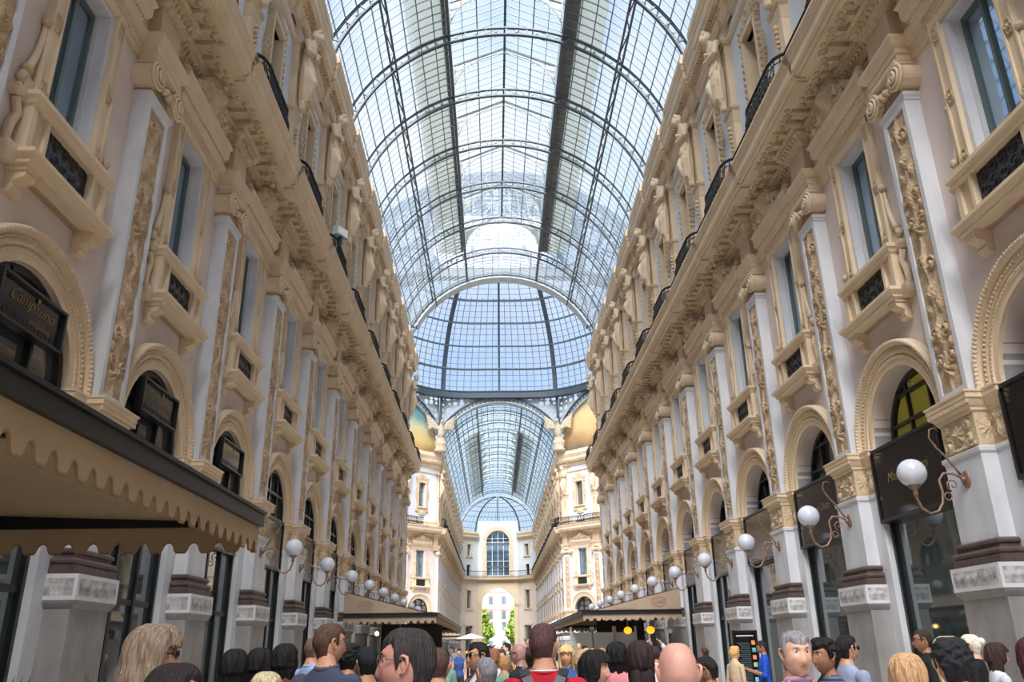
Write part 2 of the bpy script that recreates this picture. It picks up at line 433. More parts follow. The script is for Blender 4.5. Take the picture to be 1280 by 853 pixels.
def make_upper_window():
    t = Tpl('window')
    s = t.part('surround')
    for q in (-1,1):
        a, b = sorted((q*.70,q*.98)); s.box(a,b,-.02,.10,8.98,12.1,'tan'); a, b = sorted((q*.70,q*.74)); s.box(a,b,.1,.135,8.98,12.1,'tan')
        a, b = sorted((q*.94,q*.98)); s.box(a,b,.1,.135,8.98,12.1,'tan')
        for z in (9.25,10.45,11.75):
            s.relief(q*.84-.1,q*.84+.1,z-.17,z+.17,.101,lambda U,V: .05*rosette(U,V,q*.84,z,.1,6)+.03*(np.abs(np.hypot((U-q*.84)/.09,(V-z)/.15)-.85)<.15),'tan_carved',14,20)
        pts = []
        for i in range(11):
            u = i/10; pts.append((q*(.99+.30*(1-u)**2.2), .05, 9.1+1.15*u))
        s.tube(pts,[.07-.03*i/10 for i in range(11)],'tan',6)
        s.box(*sorted((q*.97,q*(1.2))),-.02,.08,9.0,9.25,'tan'); s.ball((q*1.02,.08,10.3),.075,'tan_carved',8,6); s.ball((q*1.2,.07,9.32),.09,'tan_carved',8,6)
    s.box(-.98,.98,-.02,.12,11.95,12.14,'tan')
    j = t.part('jamb')
    j.box(-.70,-.60,-.5,.05,8.98,11.95,'marble'); j.box(.60,.70,-.5,.05,8.98,11.95,'marble'); j.box(-.60,.60,-.5,.05,11.84,11.95,'marble')
    j.box(-.61,-.56,-.5,-.12,8.98,11.86,'marble'); j.box(.56,.61,-.5,-.12,8.98,11.86,'marble'); j.box(-.61,.61,-.5,.10,8.94,9.0,'marble')
    fr = t.part('sash','surround')
    for x in (-.54,0,.54): fr.box(x-.035,x+.035,-.27,-.20,9.0,11.84,'frame_green')
    for z in (9.02,11.8): fr.box(-.56,.56,-.27,-.20,z-.03,z+.05,'frame_green')
    pn = t.part('pane'); pn.box(-.56,.56,-.30,-.25,9.0,11.84,'pane_sky')
    si = t.part('sill'); si.ring(1.12,.24,[(0,8.78),(.03,8.8),(.05,8.86),(.09,8.9),(.09,8.97),(0,9.0)],'tan')
    si.ring(1.34,.10,[(0,8.8),(.03,8.82),(.06,8.9),(.06,8.96),(0,8.98)],'tan')
    ap = t.part('apron')
    for q in (-1,1):
        a, b = sorted((q*.66,q*.74)); ap.box(a,b,-.02,.24,8.02,8.8,'tan'); a, b = sorted((q*.74,q*1.10)); ap.box(a,b,-.02,.18,8.02,8.8,'tan')
        a, b = sorted((q*1.0,q*1.12)); ap.box(a,b,-.02,.24,8.02,8.8,'tan')
        ap.tube([(q*(1.12+.0),.06,8.05),(q*1.3,.06,8.12),(q*1.26,.06,8.4),(q*1.16,.06,8.6),(q*1.28,.06,8.8)],.07,'tan',6)
    gr = t.part('grille', 'apron', label='black iron scrollwork grille'); gr.box(-.66,.66,-.02,.13,8.05,8.8,'iron')
    gr.relief(-.65,.65,8.06,8.79,.132,ironwork(.65,8.06,8.79,.035),'black_metal',60,36)
    sl = t.part('balcony_slab'); sl.ring(1.12,.34,[(-.02,7.84),(.02,7.86),(.02,7.9),(.08,7.96),(.10,7.98),(.10,8.04),(0,8.06)],'tan'); sl.ring(1.34,.14,[(-.02,7.84),(.02,7.88),(.06,7.96),(.08,8.04),(0,8.06)],'tan')
    for q in (-1,1):
        c = t.part('corbel')
        c.box(q*.93-.15,q*.93+.15,-.02,.30,7.78,7.86,'tan')
        prof = [(0,7.46),(.06,7.46),(.13,7.5),(.15,7.56),(.12,7.62),(.17,7.66),(.26,7.69),(.29,7.74),(.28,7.80),(0,7.80)]
        v = [(q*.93+s_,d,z) for s_ in (-.12,.12) for d, z in prof]; n = len(prof)
        c.add(v,[tuple(range(n)),tuple(range(n,2*n))]+[(i,(i+1)%n,n+(i+1)%n,n+i) for i in range(n)],'tan')
    pe = t.part('pediment'); pe.box(-1.1,1.1,-.02,.14,12.1,12.32,'tan_deep')
    pe.relief(-1.05,1.05,12.14,12.3,.141,scroll_frieze(-1.05,1.05,12.14,12.3,.03),'tan_carved',90,10)
    pe.ring(1.22,.16,[(0,12.3),(.03,12.34),(.06,12.42),(.12,12.5),(.16,12.56),(.17,12.62),(.17,12.78),(.22,12.84),(.22,12.88),(0,12.9)],'tan')
    for i in range(30): x = -1.3+2.6*i/29; pe.box(x-.025,x+.025,.2,.27,12.44,12.50,'tan_deep')
    for q in (-1,1): pe.ball((q*1.28,.22,12.99),.11,'tan_deep',10,8,(1.2,1,1))
    def crest(U,V):
        w = 1.25*(1-(np.clip(V-12.86,0,9)/1.05)**.8); H = spiral(U,V,-.48,13.1,.28,1)+spiral(U,V,.48,13.1,.28,-1)+spiral(U,V,-.86,13.0,.18,1)+spiral(U,V,.86,13.0,.18,-1)+1.6*blob(U,V,0,13.22,.2,.28)
        H += .7*spiral(U,V,-.25,13.5,.2,-1)+.7*spiral(U,V,.25,13.5,.2,1)+.5*blob(U,V,0,13.6,.1,.12)
        H *= 1-.3*blob(U,V,-.07,13.27,.04,.04)-.3*blob(U,V,.07,13.27,.04,.04)
        return np.where(np.abs(U) < w, .0+.22*np.clip(H,0,1.6), -.29)
    cr = t.part('carved_crest','pediment'); cr.relief(-1.2,1.2,12.86,13.74,.31,crest,'tan_carved',96,40); cr.box(-.9,.9,-.02,.12,12.88,13.2,'tan_deep')
    return t

def make_arch_window(kind):
    """round-headed mezzanine window in its carved archivolt"""
    t = Tpl('window'); N = 40
    a = t.part('archivolt')
    prof = [(1.34,-.02),(1.34,.07),(1.46,.07),(1.47,.10),(1.52,.10),(1.53,.06),(1.56,.06),(1.57,.11),(1.69,.11),(1.70,.08),(1.72,.09),(1.74,.16),(1.79,.19),(1.84,.15),(1.85,-.02)]
    def band(prof, N, m, mod=None):
        v = []; f = []; k = len(prof)
        for i in range(N+1):
            t_ = PI*i/N
            for r, d in prof: v.append((r*math.cos(t_), d, 5.46+r*math.sin(t_)))
            if i:
                for j in range(k-1): o = i*k; f.append((o-k+j,o+j,o+j+1,o-k+j+1))
        a.add(v, f, m)
    band(prof, N, 'tan')
    for i in range(76):
        t_ = PI*(i+.5)/76; r = 1.79
        a.ball((r*math.cos(t_), .165, 5.46+r*math.sin(t_)), .048, 'tan', 6, 4)
    for i in range(64):
        t_ = PI*(i+.5)/64; r = 1.63
        a.ball((r*math.cos(t_), .11, 5.46+r*math.sin(t_)), .036, 'tan_deep', 5, 4)
    for i in range(70):
        t_ = PI*(i+.5)/70; r = 1.495
        a.ball((r*math.cos(t_), .10, 5.46+r*math.sin(t_)), .018, 'tan_deep', 4, 3)
    rv = t.part('reveal')
    v = []; f = []
    for i in range(N+1):
        t_ = PI*i/N; v += [(1.335*math.cos(t_), .0, 5.46+1.335*math.sin(t_)), (1.335*math.cos(t_), -.9, 5.46+1.335*math.sin(t_))]
        if i: f.append((2*i-2,2*i,2*i+1,2*i-1))
    rv.add(v, f, 'grey_stone' if kind == 'right' else 'tan')
    ya = -.40 if kind == 'right' else -.08
    fr = t.part('sash')
    pts = [(1.29*math.cos(PI*i/N), ya, 5.46+1.29*math.sin(PI*i/N)) for i in range(N+1)]
    for p, q in zip(pts, pts[1:]): fr.beam(p, q, .14, .10, 'black_metal', up=(0,1,0))
    for x in (-.42,.42): fr.box(x-.03,x+.03,ya-.04,ya+.05,5.3,5.46+math.sqrt(1.29**2-x*x),'black_metal')
    for z in (5.86,6.42) if kind == 'right' else (6.1,): fr.box(-math.sqrt(1.29**2-(z-5.46)**2),math.sqrt(1.29**2-(z-5.46)**2),ya-.04,ya+.05,z-.035,z+.035,'black_metal')
    fr.box(-1.3,1.3,ya-.05,ya+.10,5.3,5.42,'black_metal')
    pn = t.part('pane')
    v = [(1.28*math.cos(PI*i/N), ya-.05, 5.46+1.28*math.sin(PI*i/N)) for i in range(N+1)]+[(-1.28,ya-.05,5.3),(1.28,ya-.05,5.3)]
    pn.add(v, [tuple(range(len(v)))], 'pane')
    return t

def make_shopfront(kind):
    t = Tpl('shop_front')
    fr = t.part('frame')
    for x in (-1.3,1.3): fr.box(x-.04,x+.04,-.12,.0,0,5.4,'bronze' if kind == 'left' else 'black_metal')
    if kind != 'right':
        for x in (-.45,.45): fr.box(x-.05,x+.05,-.12,-.02,0,4.0,'bronze' if kind == 'left' else 'black_metal')
        fr.box(-1.3,1.3,-.12,-.04,2.5,2.6,'black_metal')
    fr.box(-1.34,1.34,-.2,-.02,0,.35,'black_metal')
    g = t.part('display_glass'); g.box(-1.3,1.3,-.12,-.08,.3,4.0,'shop_glass')
    s = t.part('sign_panel'); y = .14 if kind == 'right' else .0
    s.box(-1.30,1.30,-.4,y,3.98,5.36,'sign_black'); s.box(-1.34,1.34,-.3,y+.03,3.93,4.0,'black_metal'); s.box(-1.34,1.34,-.3,y+.03,5.34,5.40,'black_metal')
    for x in (-1.32,1.32): s.box(x-.03,x+.03,-.3,y+.03,3.95,5.4,'black_metal')
    return t

def make_attic_window():
    t = Tpl('window')
    s = t.part('surround')
    def frame(U,V):
        c = 17.95; z = (V-c); H = np.full_like(U,-.1)
        wob = .10*np.cos(z*PI/1.0)
        out = (np.abs(U) < .86+wob) & (np.abs(z) < 1.95) | (np.abs(U) < .5) & (np.abs(z) < 2.35-.3*np.abs(U)) & (np.abs(z) > 1.5)
        H = np.where(out, .10, H)
        c2 = spiral(U,V,0,c+2.0,.3,1)+spiral(U,V,-.45,c+1.75,.22,-1)+spiral(U,V,.45,c+1.75,.22,1)+blob(U,V,0,c-2.0,.2,.2)
        c2 += (np.abs(np.abs(U)-.76) < .07)*(.5+.5*np.cos(V*26))
        H = np.where(out, H+.08*np.clip(c2,0,1.3), H)
        hole = (np.abs(U) < .52) & (np.abs(z) < 1.35)
        return np.where(hole, -.42, H)
    s.relief(-1.05,1.05,15.5,20.4,0,frame,'tan_carved',64,150)
    for q in (-1,1): a, b = sorted((q*.50,q*.62)); s.box(a,b,-.4,.16,16.6,19.36,'tan')
    s.box(-.62,.62,-.4,.18,19.3,19.44,'tan'); s.box(-.66,.66,-.4,.22,16.46,16.6,'tan')
    f = t.part('sash')
    for x in (-.47,0,.47): f.box(x-.03,x+.03,-.36,-.3,16.6,19.3,'frame_green')
    f.box(-.5,.5,-.36,-.3,18.4,18.46,'frame_green')
    p = t.part('pane'); p.box(-.5,.5,-.39,-.34,16.6,19.3,'pane')
    return t

def make_railing():
    """one length of wrought iron balcony railing, bellied out in front of the pier"""
    t = Tpl('balcony_railing')
    path = [(-2.3,.74),(-1.35,.74),(-1.28,.84),(-1.15,.95),(-.9,1.02),(.9,1.02),(1.15,.95),(1.28,.84),(1.35,.74),(2.3,.74)]
    h = t.part('handrail'); h.tube([(x,d,15.32) for x,d in path],.045,'iron',6)
    h.tube([(x,d-.0,14.52) for x,d in path],.025,'iron',5); h.tube([(x,d,15.15) for x,d in path],.018,'iron',4)
    b = t.part('baluster_work','handrail')
    def at(x):
        for (a, c), (e, g) in zip(path, path[1:]):
            if a <= x <= e: return c+(g-c)*(x-a)/(e-a)
        return path[0][1]
    n = 38
    for i in range(n):
        x = -2.3+4.6*(i+.5)/n; d = at(x); belly = .10 if abs(x) < 1.35 else .02; s = .05 if i % 2 else -.05
        b.tube([(x,d,14.42),(x+s,d+belly,14.62),(x-s,d+belly*.8,14.85),(x+s,d+belly*.3,15.05),(x,d,15.30)],.021,'iron',4)
        b.tube([(x+.06*math.cos(a),d+belly*.6+.01,14.78+.09*math.sin(a)) for a in np.linspace(0,2*PI,9)[:-1]],.018,'iron',3,closed=True)
    return t

def make_lamp():
    t = Tpl('wall_lamp')
    g = t.part('globe', label='round white glass globe'); g.ball((0,1.25,4.24),.225,'globe',28,18)
    c = t.part('cup','globe'); c.loft([(0,1.25,3.86,.03,.03),(0,1.25,3.92,.04,.04),(0,1.25,3.96,.03,.03),(0,1.25,4.0,.07,.07),(0,1.25,4.04,.11,.11),(0,1.25,4.06,.10,.10)],'bronze',14)
    b = t.part('bracket')
    b.tube([(0,.42,4.13),(0,.58,4.22),(0,.74,4.23),(0,.83,4.12),(0,.81,3.94),(0,.84,3.76),(0,.93,3.63),(0,1.07,3.59),(0,1.19,3.68),(0,1.24,3.82),(0,1.25,3.92)],.021,'bronze',8)
    b.tube([(0,.62+.11*math.cos(a)*(1-.065*i), 4.04+.11*math.sin(a)*(1-.065*i)) for i, a in enumerate(np.linspace(-1.2,6.2,14))],.014,'bronze',6)
    b.tube([(0,.73+.06*math.cos(a), 3.86+.06*math.sin(a)) for a in np.linspace(0,2*PI,13)[:-1]],.012,'bronze',5,closed=True)
    b.tube([(0,.46,4.2),(0,.56,4.36),(0,.66,4.52),(0,.78,4.66),(0,.86,4.82),(0,.83,4.95),(0,.74,4.98),(0,.68,4.92)],[.02,.018,.016,.015,.014,.012,.01,.006],'bronze',6)
    for i in range(3): b.ball((0,.60+.09*i,4.42+.13*i),.022,'bronze',6,4,(1,.6,1.3))
    r = t.part('rosette','bracket'); r.ball((0,.385,4.13),.12,'bronze',14,8,(1,.35,1.2)); r.ball((0,.43,4.13),.05,'bronze',10,6)
    return t
# ------------------------------------------------------------------ figures
def voxel(mb, size, smooth=3, name='body'):
    """fuse overlapping lofts into one continuous surface"""
    me = mb.mesh(name+'_src'); o = bpy.data.objects.new('tmp_src', me); COL.objects.link(o)
    r = o.modifiers.new('r','REMESH'); r.mode = 'VOXEL'; r.voxel_size = size; r.use_smooth_shade = True
    s = o.modifiers.new('s','SMOOTH'); s.iterations = smooth; s.factor = .5
    dg = bpy.context.evaluated_depsgraph_get(); ev = o.evaluated_get(dg)
    out = bpy.data.meshes.new_from_object(ev, depsgraph=dg)
    bpy.data.objects.remove(o); bpy.data.meshes.remove(me)
    return out
def np_mesh(me):
    v = np.empty(len(me.vertices)*3); me.vertices.foreach_get('co', v); v = v.reshape(-1,3)
    f = [tuple(p.vertices) for p in me.polygons]
    return v, f
def seg_tags(c, segs):
    """index of the nearest tapered segment for each point; segs = [(p0, p1, radius, tag)]"""
    best = np.full(len(c), 1e9); tag = np.zeros(len(c), int)
    for p0, p1, r, t in segs:
        p0 = np.array(p0, float); p1 = np.array(p1, float); d = p1-p0
        k = np.clip(((c-p0)@d)/max(d@d,1e-9),0,1); q = np.linalg.norm(c-(p0+k[:,None]*d),axis=1)-r
        m = q < best; best[m] = q[m]; tag[m] = t
    return tag

def limb(mb, pts, rs, m='tan'):
    P = []; Q = []
    for i in range(len(pts)-1):
        for k in range(4): t = k/4; P.append(tuple(pts[i][j]*(1-t)+pts[i+1][j]*t for j in range(3))); Q.append(rs[i]*(1-t)+rs[i+1]*t)
    P.append(tuple(pts[-1])); Q.append(rs[-1]); mb.tube(P, Q, m, 10)
    mb.ball(pts[0], rs[0], m, 10, 8); mb.ball(pts[-1], rs[-1], m, 10, 8)
    for i in range(1, len(pts)-1): mb.ball(pts[i], rs[i], m, 10, 8)

def hand(mb, w, d, side, m='tan', curl=.5, palm=(0,1,0)):
    """palm, four bent fingers and a thumb off the side of the palm"""
    w = Vector(w); d = Vector(d).normalized(); pn = Vector(palm); x = d.cross(pn).normalized()*side; pn = x.cross(d).normalized()
    for k in range(4):
        a = w+d*(.02+.02*k); mb.ball(a+x*0, .028, m, 8, 6)
    L = (.068,.078,.072,.056)
    for k in range(4):
        base = w+d*.085+x*(.030-.020*k); p1 = base+d*L[k]*.45+pn*curl*.012; p2 = p1+d*L[k]*.35*(1-curl*.3)+pn*curl*.02; p3 = p2+d*L[k]*.25*(1-curl*.6)+pn*curl*.02
        mb.tube([w+d*.05+x*(.024-.016*k), base, p1, p2, p3],[.011,.0105,.009,.0085,.006],m,6)
    mb.tube([w+d*.02+x*.022, w+d*.045+x*.048, w+d*.07+x*.062+pn*.012, w+d*.095+x*.066+pn*.02],[.014,.012,.0105,.007],m,6)

def head_mesh(female=False, nphi=46, nth=60):
    """head centred on the origin, face towards +y; crown at z .12, chin at z -.12"""
    v = []; f = []
    wx = .073 if female else .077
    for i in range(nphi+1):
        ph = PI*i/nphi; z = math.cos(ph)
        for j in range(nth):
            th = 2*PI*j/nth; s = math.sin(ph); cx = math.sin(th)*s; cy = math.cos(th)*s
            s2 = max(s,1e-6)**(-.3 if z > 0 else 0); x = wx*cx*s2; y = (.094 if cy > 0 else .098)*cy*s2; zz = .120*z
            # squarer skull, narrower jaw
            if zz < 0:
                k = -zz/.12
                x *= 1-.22*k**1.6*(1 if female else .75); 
                if cy < 0: y *= 1-.38*k**1.1
                else: y *= 1+.03*k
                q = abs(cx)**2*k*(1-k); x *= 1+.22*q
            else: x *= 1+.05*zz/.12*(1-zz/.12)*4*.5
            p = [x, y, zz]
            if cy > .1:
                g = lambda a, b, sa, sb: math.exp(-((x-a)/sa)**2-((zz-b)/sb)**2)
                nz = 0
                if -.05 < zz < .045:
                    u = (.045-zz)/.083
                    nz = .026*(u**1.25 if u <= 1 else max(0,1-(u-1)*6))
                nzw = .0105+.006*max(0,min(1,(.045-zz)/.08))
                p[1] += nz*math.exp(-(x/nzw)**2)
                p[1] += .005*g(0,.043,.05,.012)+.004*g(.03,.043,.018,.01)+.004*g(-.03,.043,.018,.01)
                p[1] -= .012*(g(.032,.02,.017,.013)+g(-.032,.02,.017,.013))
                p[1] += .005*(g(.042,-.02,.018,.02)+g(-.042,-.02,.018,.02))
                p[1] += .007*g(0,-.056,.02,.006)+.007*g(0,-.069,.017,.007)-.006*g(0,-.0625,.024,.0028)-.004*g(0,-.082,.02,.006)
                p[1] += .009*g(0,-.1,.02,.014)
            v.append(tuple(p))
    for i in range(nphi):
        for j in range(nth): f.append((i*nth+j, i*nth+(j+1)%nth, (i+1)*nth+(j+1)%nth, (i+1)*nth+j))
    return v, f

def add_head(mb, c, yaw=0, pitch=0, female=False, lod=0):
    T = Matrix.Translation(c) @ Matrix.Rotation(yaw,4,'Z') @ Matrix.Rotation(pitch,4,'X')
    h = MB(); v, f = head_mesh(female, *((46,60) if lod == 0 else (18,22))); h.add(v, f, 'SK', True)
    for q in (-1,1):
        if lod == 0:
            h.ball((q*.032,.069,.019),.0125,'EYEW',12,8); h.ball((q*.032,.0775,.019),.006,'EYEB',8,6)
            h.tube([(q*(.018+.007*i), .091-.0012*i*i*1.3, .037+.0035*math.sin(PI*i/4)) for i in range(5)],[.002,.0035,.0035,.003,.0015],'BROW',5)
            h.tube([(q*(.019+.0065*i), .0815-.0008*i*i, .0265+.0045*math.sin(PI*i/4)) for i in range(5)],.0028,'SK',5)
            h.tube([(q*.074,.012,.028),(q*.084,-.002,.036),(q*.090,-.018,.03),(q*.088,-.022,.008),(q*.080,-.010,-.018),(q*.073,.004,-.03)],[.005,.006,.0065,.006,.006,.007],'SK',7)
            h.ball((q*.076,-.006,.004),.02,'SK',10,8,(.35,.7,1.2))
        else:
            h.ball((q*.076,-.006,.002),.02,'SK',8,6,(.45,.8,1.4)); h.ball((q*.032,.080,.019),.008,'EYEB',6,4)
    if lod == 0:
        h.tube([(x,.0985-abs(x)*.55+.001,-.0575+.0015*math.cos(x*160)) for x in np.linspace(-.022,.022,7)],[.0015,.003,.0038,.0034,.0038,.003,.0015],'LIP',6)
        h.tube([(x,.0985-abs(x)*.6,-.0685) for x in np.linspace(-.018,.018,7)],[.0015,.003,.0042,.0046,.0042,.003,.0015],'LIP',6)
    mb.extend(h, T)
    return T

SKIN = {}
def skin(c):
    if c not in SKIN: SKIN[c] = mat('skin_%d' % len(SKIN), c, tuple(max(0,int(x*.93)) for x in c), 14, .5, bump=.08, bscale=60)
    return SKIN[c]
CLOTH = {}
def cloth(c, stripe=None, sc=60, axis='x'):
    k = (c, stripe, sc, axis)
    if k not in CLOTH:
        if stripe:
            m = mat('cloth_%d' % len(CLOTH), c, stripe, sc, .9, kind='wave', bump=.1, bscale=40)
            for n in m.node_tree.nodes:
                if n.type == 'TEX_WAVE': n.bands_direction = 'X' if axis == 'x' else 'Z'; n.inputs['Distortion'].default_value = .6; n.inputs['Detail'].default_value = 1
        else: m = mat('cloth_%d' % len(CLOTH), c, tuple(int(x*.88) for x in c), 5, .9, bump=.35, bscale=9)
        CLOTH[k] = m
    return CLOTH[k]
def hairm(c):
    k = ('h', c)
    if k not in CLOTH: CLOTH[k] = mat('hair_%d' % len(CLOTH), c, tuple(min(255,int(x*1.35+8)) for x in c), 110, .55, bump=.5, bscale=160, stretch=(1,1,.05), spec=.35)
    return CLOTH[k]
for k_, c_ in (('SK',(205,160,135)),('EYEW',(225,222,218)),('EYEB',(40,30,26)),('BROW',(50,40,34)),('LIP',(176,104,96)),('TOP',(120,120,130)),('BOT',(50,54,66)),('SHOE',(40,36,34))): dm(k_, c_, rough=.6)
SLOTS = ['SK','TOP','BOT','SHOE','EYEW','EYEB','BROW','LIP']

BODY = {}
def body_mesh(female=False, sleeve='short', arms='down', bottom='trousers', lod=0, hyaw=0, hpitch=0):
    """standing figure 1.74 tall, origin between the feet, facing +y; one continuous surface with head"""
    key = (female, sleeve, arms, bottom, lod, hyaw, hpitch)
    if key in BODY: return BODY[key]
    mb = MB(); sw = .172 if female else .198; seg = []
    for q in (-1,1):
        hip = (q*.085,0,.88); kn = (q*.092,.02,.48); an = (q*.095,-.01,.09)
        if bottom == 'skirt': limb(mb,[hip,kn,an],[.085,.052,.034])
        else: limb(mb,[hip,(q*.09,.01,.68),kn,(q*.094,-.01,.3),an],[.10,.088,.068,.066,.055])
        mb.loft([(q*.097,.05,0,.046,.13),(q*.097,.05,.03,.048,.135),(q*.097,.03,.07,.042,.10),(q*.095,-.01,.11,.036,.045)],'tan',12)
        seg += [(hip,kn,.09,2),(kn,an,.06,0 if bottom == 'skirt' else 2),((q*.097,-.05,.03),(q*.097,.17,.03),.04,3)]
    if bottom == 'skirt':
        mb.loft([(0,0,.48,.22,.20),(0,0,.7,.20,.17),(0,0,.95,.165,.125)],'tan',20); seg.append(((0,0,.5),(0,0,.9),.2,2))
    ch = .165 if female else .178
    mb.loft([(0,.0,.80,.13,.10),(0,-.005,.88,.172,.125),(0,-.005,.96,.170,.12),(0,0,1.07,.135 if female else .155,.102),(0,.005,1.20,ch*.95,.118),(0,.005,1.31,ch,.118),(0,-.01,1.40,ch*.98,.092),(0,-.02,1.455,.125,.07),(0,-.02,1.49,.075,.06),(0,-.015,1.53,.058,.056),(0,-.005,1.58,.055,.056),(0,0,1.62,.05,.05)],'tan',24)
    if female:
        for q in (-1,1): mb.ball((q*.075,.085,1.27),.062,'tan',12,8)
    for q in (-1,1):
        sh = (q*sw,-.01,1.395)
        mb.ball((q*(sw-.02),-.01,1.385),.068 if not female else .058,'tan',12,8)
        if arms == 'down': el = (q*(sw+.05),-.03,1.12); wr = (q*(sw+.055),.05,.88)
        elif arms == 'phone': el = (q*(sw+.06),.02,1.12); wr = (q*.07,.30,1.22)
        elif arms == 'up': el = (q*(sw+.07),.18,1.34); wr = (q*.07,.36,1.58)
        elif arms == 'bag': el = (q*(sw+.05),-.03,1.12); wr = (q*(sw-.0),.20,1.02)
        elif arms == 'cross': el = (q*(sw+.03),.06,1.12); wr = (-q*.10,.20,1.18)
        elif arms == 'high': el = (q*(sw+.10),.02,1.52); wr = (q*(sw-.06),.03,1.76)
        r0, r1, r2 = (.058,.044,.030) if not female else (.048,.036,.026)
        if sleeve == 'long': r1 += .006; r2 += .010
        limb(mb,[sh,el,wr],[r0,r1,r2])
        d = Vector(wr)-Vector(el); hand(mb, wr, d, -q, 'tan', .6, (0,1,0) if arms == 'down' else (0,0,1))
        mid = tuple((Vector(sh)+(Vector(el)-Vector(sh))*(.85)))
        if sleeve == 'short': seg += [(sh,mid,r0+.01,1),(mid,wr,r1-.012,0)]
        elif sleeve == 'none': seg += [(sh,wr,r1,0)]
        else: seg += [(sh,wr,r1+.005,1)]
        seg.append((wr, tuple(Vector(wr)+d.normalized()*.16), .035, 0))
    seg += [((0,0,.97),(0,0,1.36),.15,1),((-.12,-.02,1.40),(.12,-.02,1.40),.075,1),((0,-.012,1.50),(0,0,1.64),.064,0)]
    if bottom != 'skirt': seg += [((0,0,.84),(0,0,.90),.15,2)]
    me = voxel(mb, .011 if lod == 0 else .022, 4 if lod == 0 else 2); v, f = np_mesh(me); bpy.data.meshes.remove(me)
    c = np.array([v[list(q)].mean(0) for q in f]); tg = seg_tags(c, seg)
    out = MB(); out.mats = list(SLOTS)
    # loose folds of cloth
    out.v = [tuple(p) for p in v]; out.f = f; out.m = [int(x) for x in tg]; out.sm = [True]*len(f)
    add_head(out, (0,.012,1.622), hyaw, hpitch, female, lod)
    BODY[key] = out.mesh('body'); return BODY[key]

def hair_shell(style, seed=0, lod=0):
    """hair on a head centred at the origin, face +y"""
    rng = np.random.default_rng(seed); nz, na = (48, 128) if lod == 0 else (16, 36)
    P = dict(short=(-.080,.014,.066,.012), crop=(-.062,.020,.070,.006), curly=(-.085,-.005,.060,.026), bob=(-.155,-.15,.05,.026), long=(-.36,-.34,.055,.026), verylong=(-.46,-.30,.06,.020), bun=(-.075,.0,.062,.012), fringe=(-.085,-.01,.045,.018), balding=(-.07,-.02,.135,.008), shoulder=(-.25,-.24,.05,.028))[style]
    back, side, front, th = P; lng = style in ('bob','long','shoulder','verylong')
    v = []; f = []; ph = rng.uniform(0,6,12)
    sm = lambda x: max(0,min(1,x))**2*(3-2*max(0,min(1,x)))
    for i in range(nz+1):
        for j in range(na):
            a = 2*PI*j/na; fa = abs((a+PI) % (2*PI)-PI)      # 0 = face
            if lng: zb = front if fa < .92 else front+(side-front)*min(1,(fa-.92)/.3) if fa < 1.7 else back
            else:
                zb = front-.012*math.cos(fa*3)*(fa < 1.0)
                if fa > 1.05: zb = front+(-.012-front)*sm((fa-1.12)/.22)      # sideburn
                if fa > 1.38: zb = -.012+(side+.012)*sm((fa-1.38)/.12)         # over the ear
                if fa > 1.85: zb = side+(back-side)*sm((fa-1.85)/.40)
            top = .120+th*.9; u = i/nz
            z = top+(zb-top)*u**(.8)
            thin = 1 if lng else 1-.75*sm((u-.45)/.55)
            T_ = th*thin
            zz = z
            if zz > 0: c = max(0,1-(zz/(.120+th))**2)**.35
            else: c = math.sqrt(max(0,1-(max(z,-.11)/.15)**2)) if not lng else 1
            if not lng and z < 0 and fa > 1.5: c = 1-.16*(-z/.12)*abs(math.sin(a))
            cyb = 1 if math.cos(a) > 0 or z > 0 or lng else 1-.38*(-z/.12)**1.1
            if lng and z < -.02:
                w_ = min(1,(-.02-z)/.15); c = 1.0+(.10 if style == 'bob' else .03)*math.sin(w_*PI)-(.12*w_ if style != 'bob' else .12*w_*w_)
                if style in ('long','verylong'): c += .14*min(1,max(0,(-.14-z)/.2))+.03*math.sin(z*22+ph[6])
            strand = .0013*math.sin(a*37+ph[0]+3*math.sin(z*13))+.0012*math.sin(a*61+ph[1]+z*25)+(.0055 if lng else .0028)*math.sin(a*7+ph[5]+z*17)*(th > .01)+(.003*math.sin(a*13+ph[7]-z*31) if lng else 0)
            X_, Y_ = math.sin(a)*c*.09, math.cos(a)*c*.1
            if style == 'curly': strand = .006*math.sin(X_*95+ph[2])*math.sin(z*105+ph[3])+.006*math.sin(Y_*90+z*60+ph[4])*math.sin(X_*60-z*80)+.003*math.sin(X_*210)*math.sin(z*190+Y_*200)
            strand *= (.4+.6*thin)
            rx = (.079+T_)*c+strand; ry = ((.096+T_*.8) if math.cos(a) > 0 else (.100+T_))*c*cyb+strand
            if style in ('long','shoulder','verylong') and z < -.05: ry *= .82 if math.cos(a) < 0 else .3
            if i == nz: rx *= .94; ry *= .94
            jag = (.006*math.sin(a*29+ph[4])+.004*math.sin(a*47))*u*(1 if lng else .5)
            v.append((rx*math.sin(a), ry*math.cos(a), z+jag))
    for i in range(nz):
        for j in range(na): f.append((i*na+j, i*na+(j+1)%na, (i+1)*na+(j+1)%na, (i+1)*na+j))
    f.append(tuple(range(na)))
    # inner lip so that the edge is closed against the scalp
    o = len(v)
    for j in range(na):
        x, y, z = v[nz*na+j]; v.append((x*.75, y*.75, z+.03))
    for j in range(na): f.append((nz*na+j, nz*na+(j+1)%na, o+(j+1)%na, o+j))
    return v, f

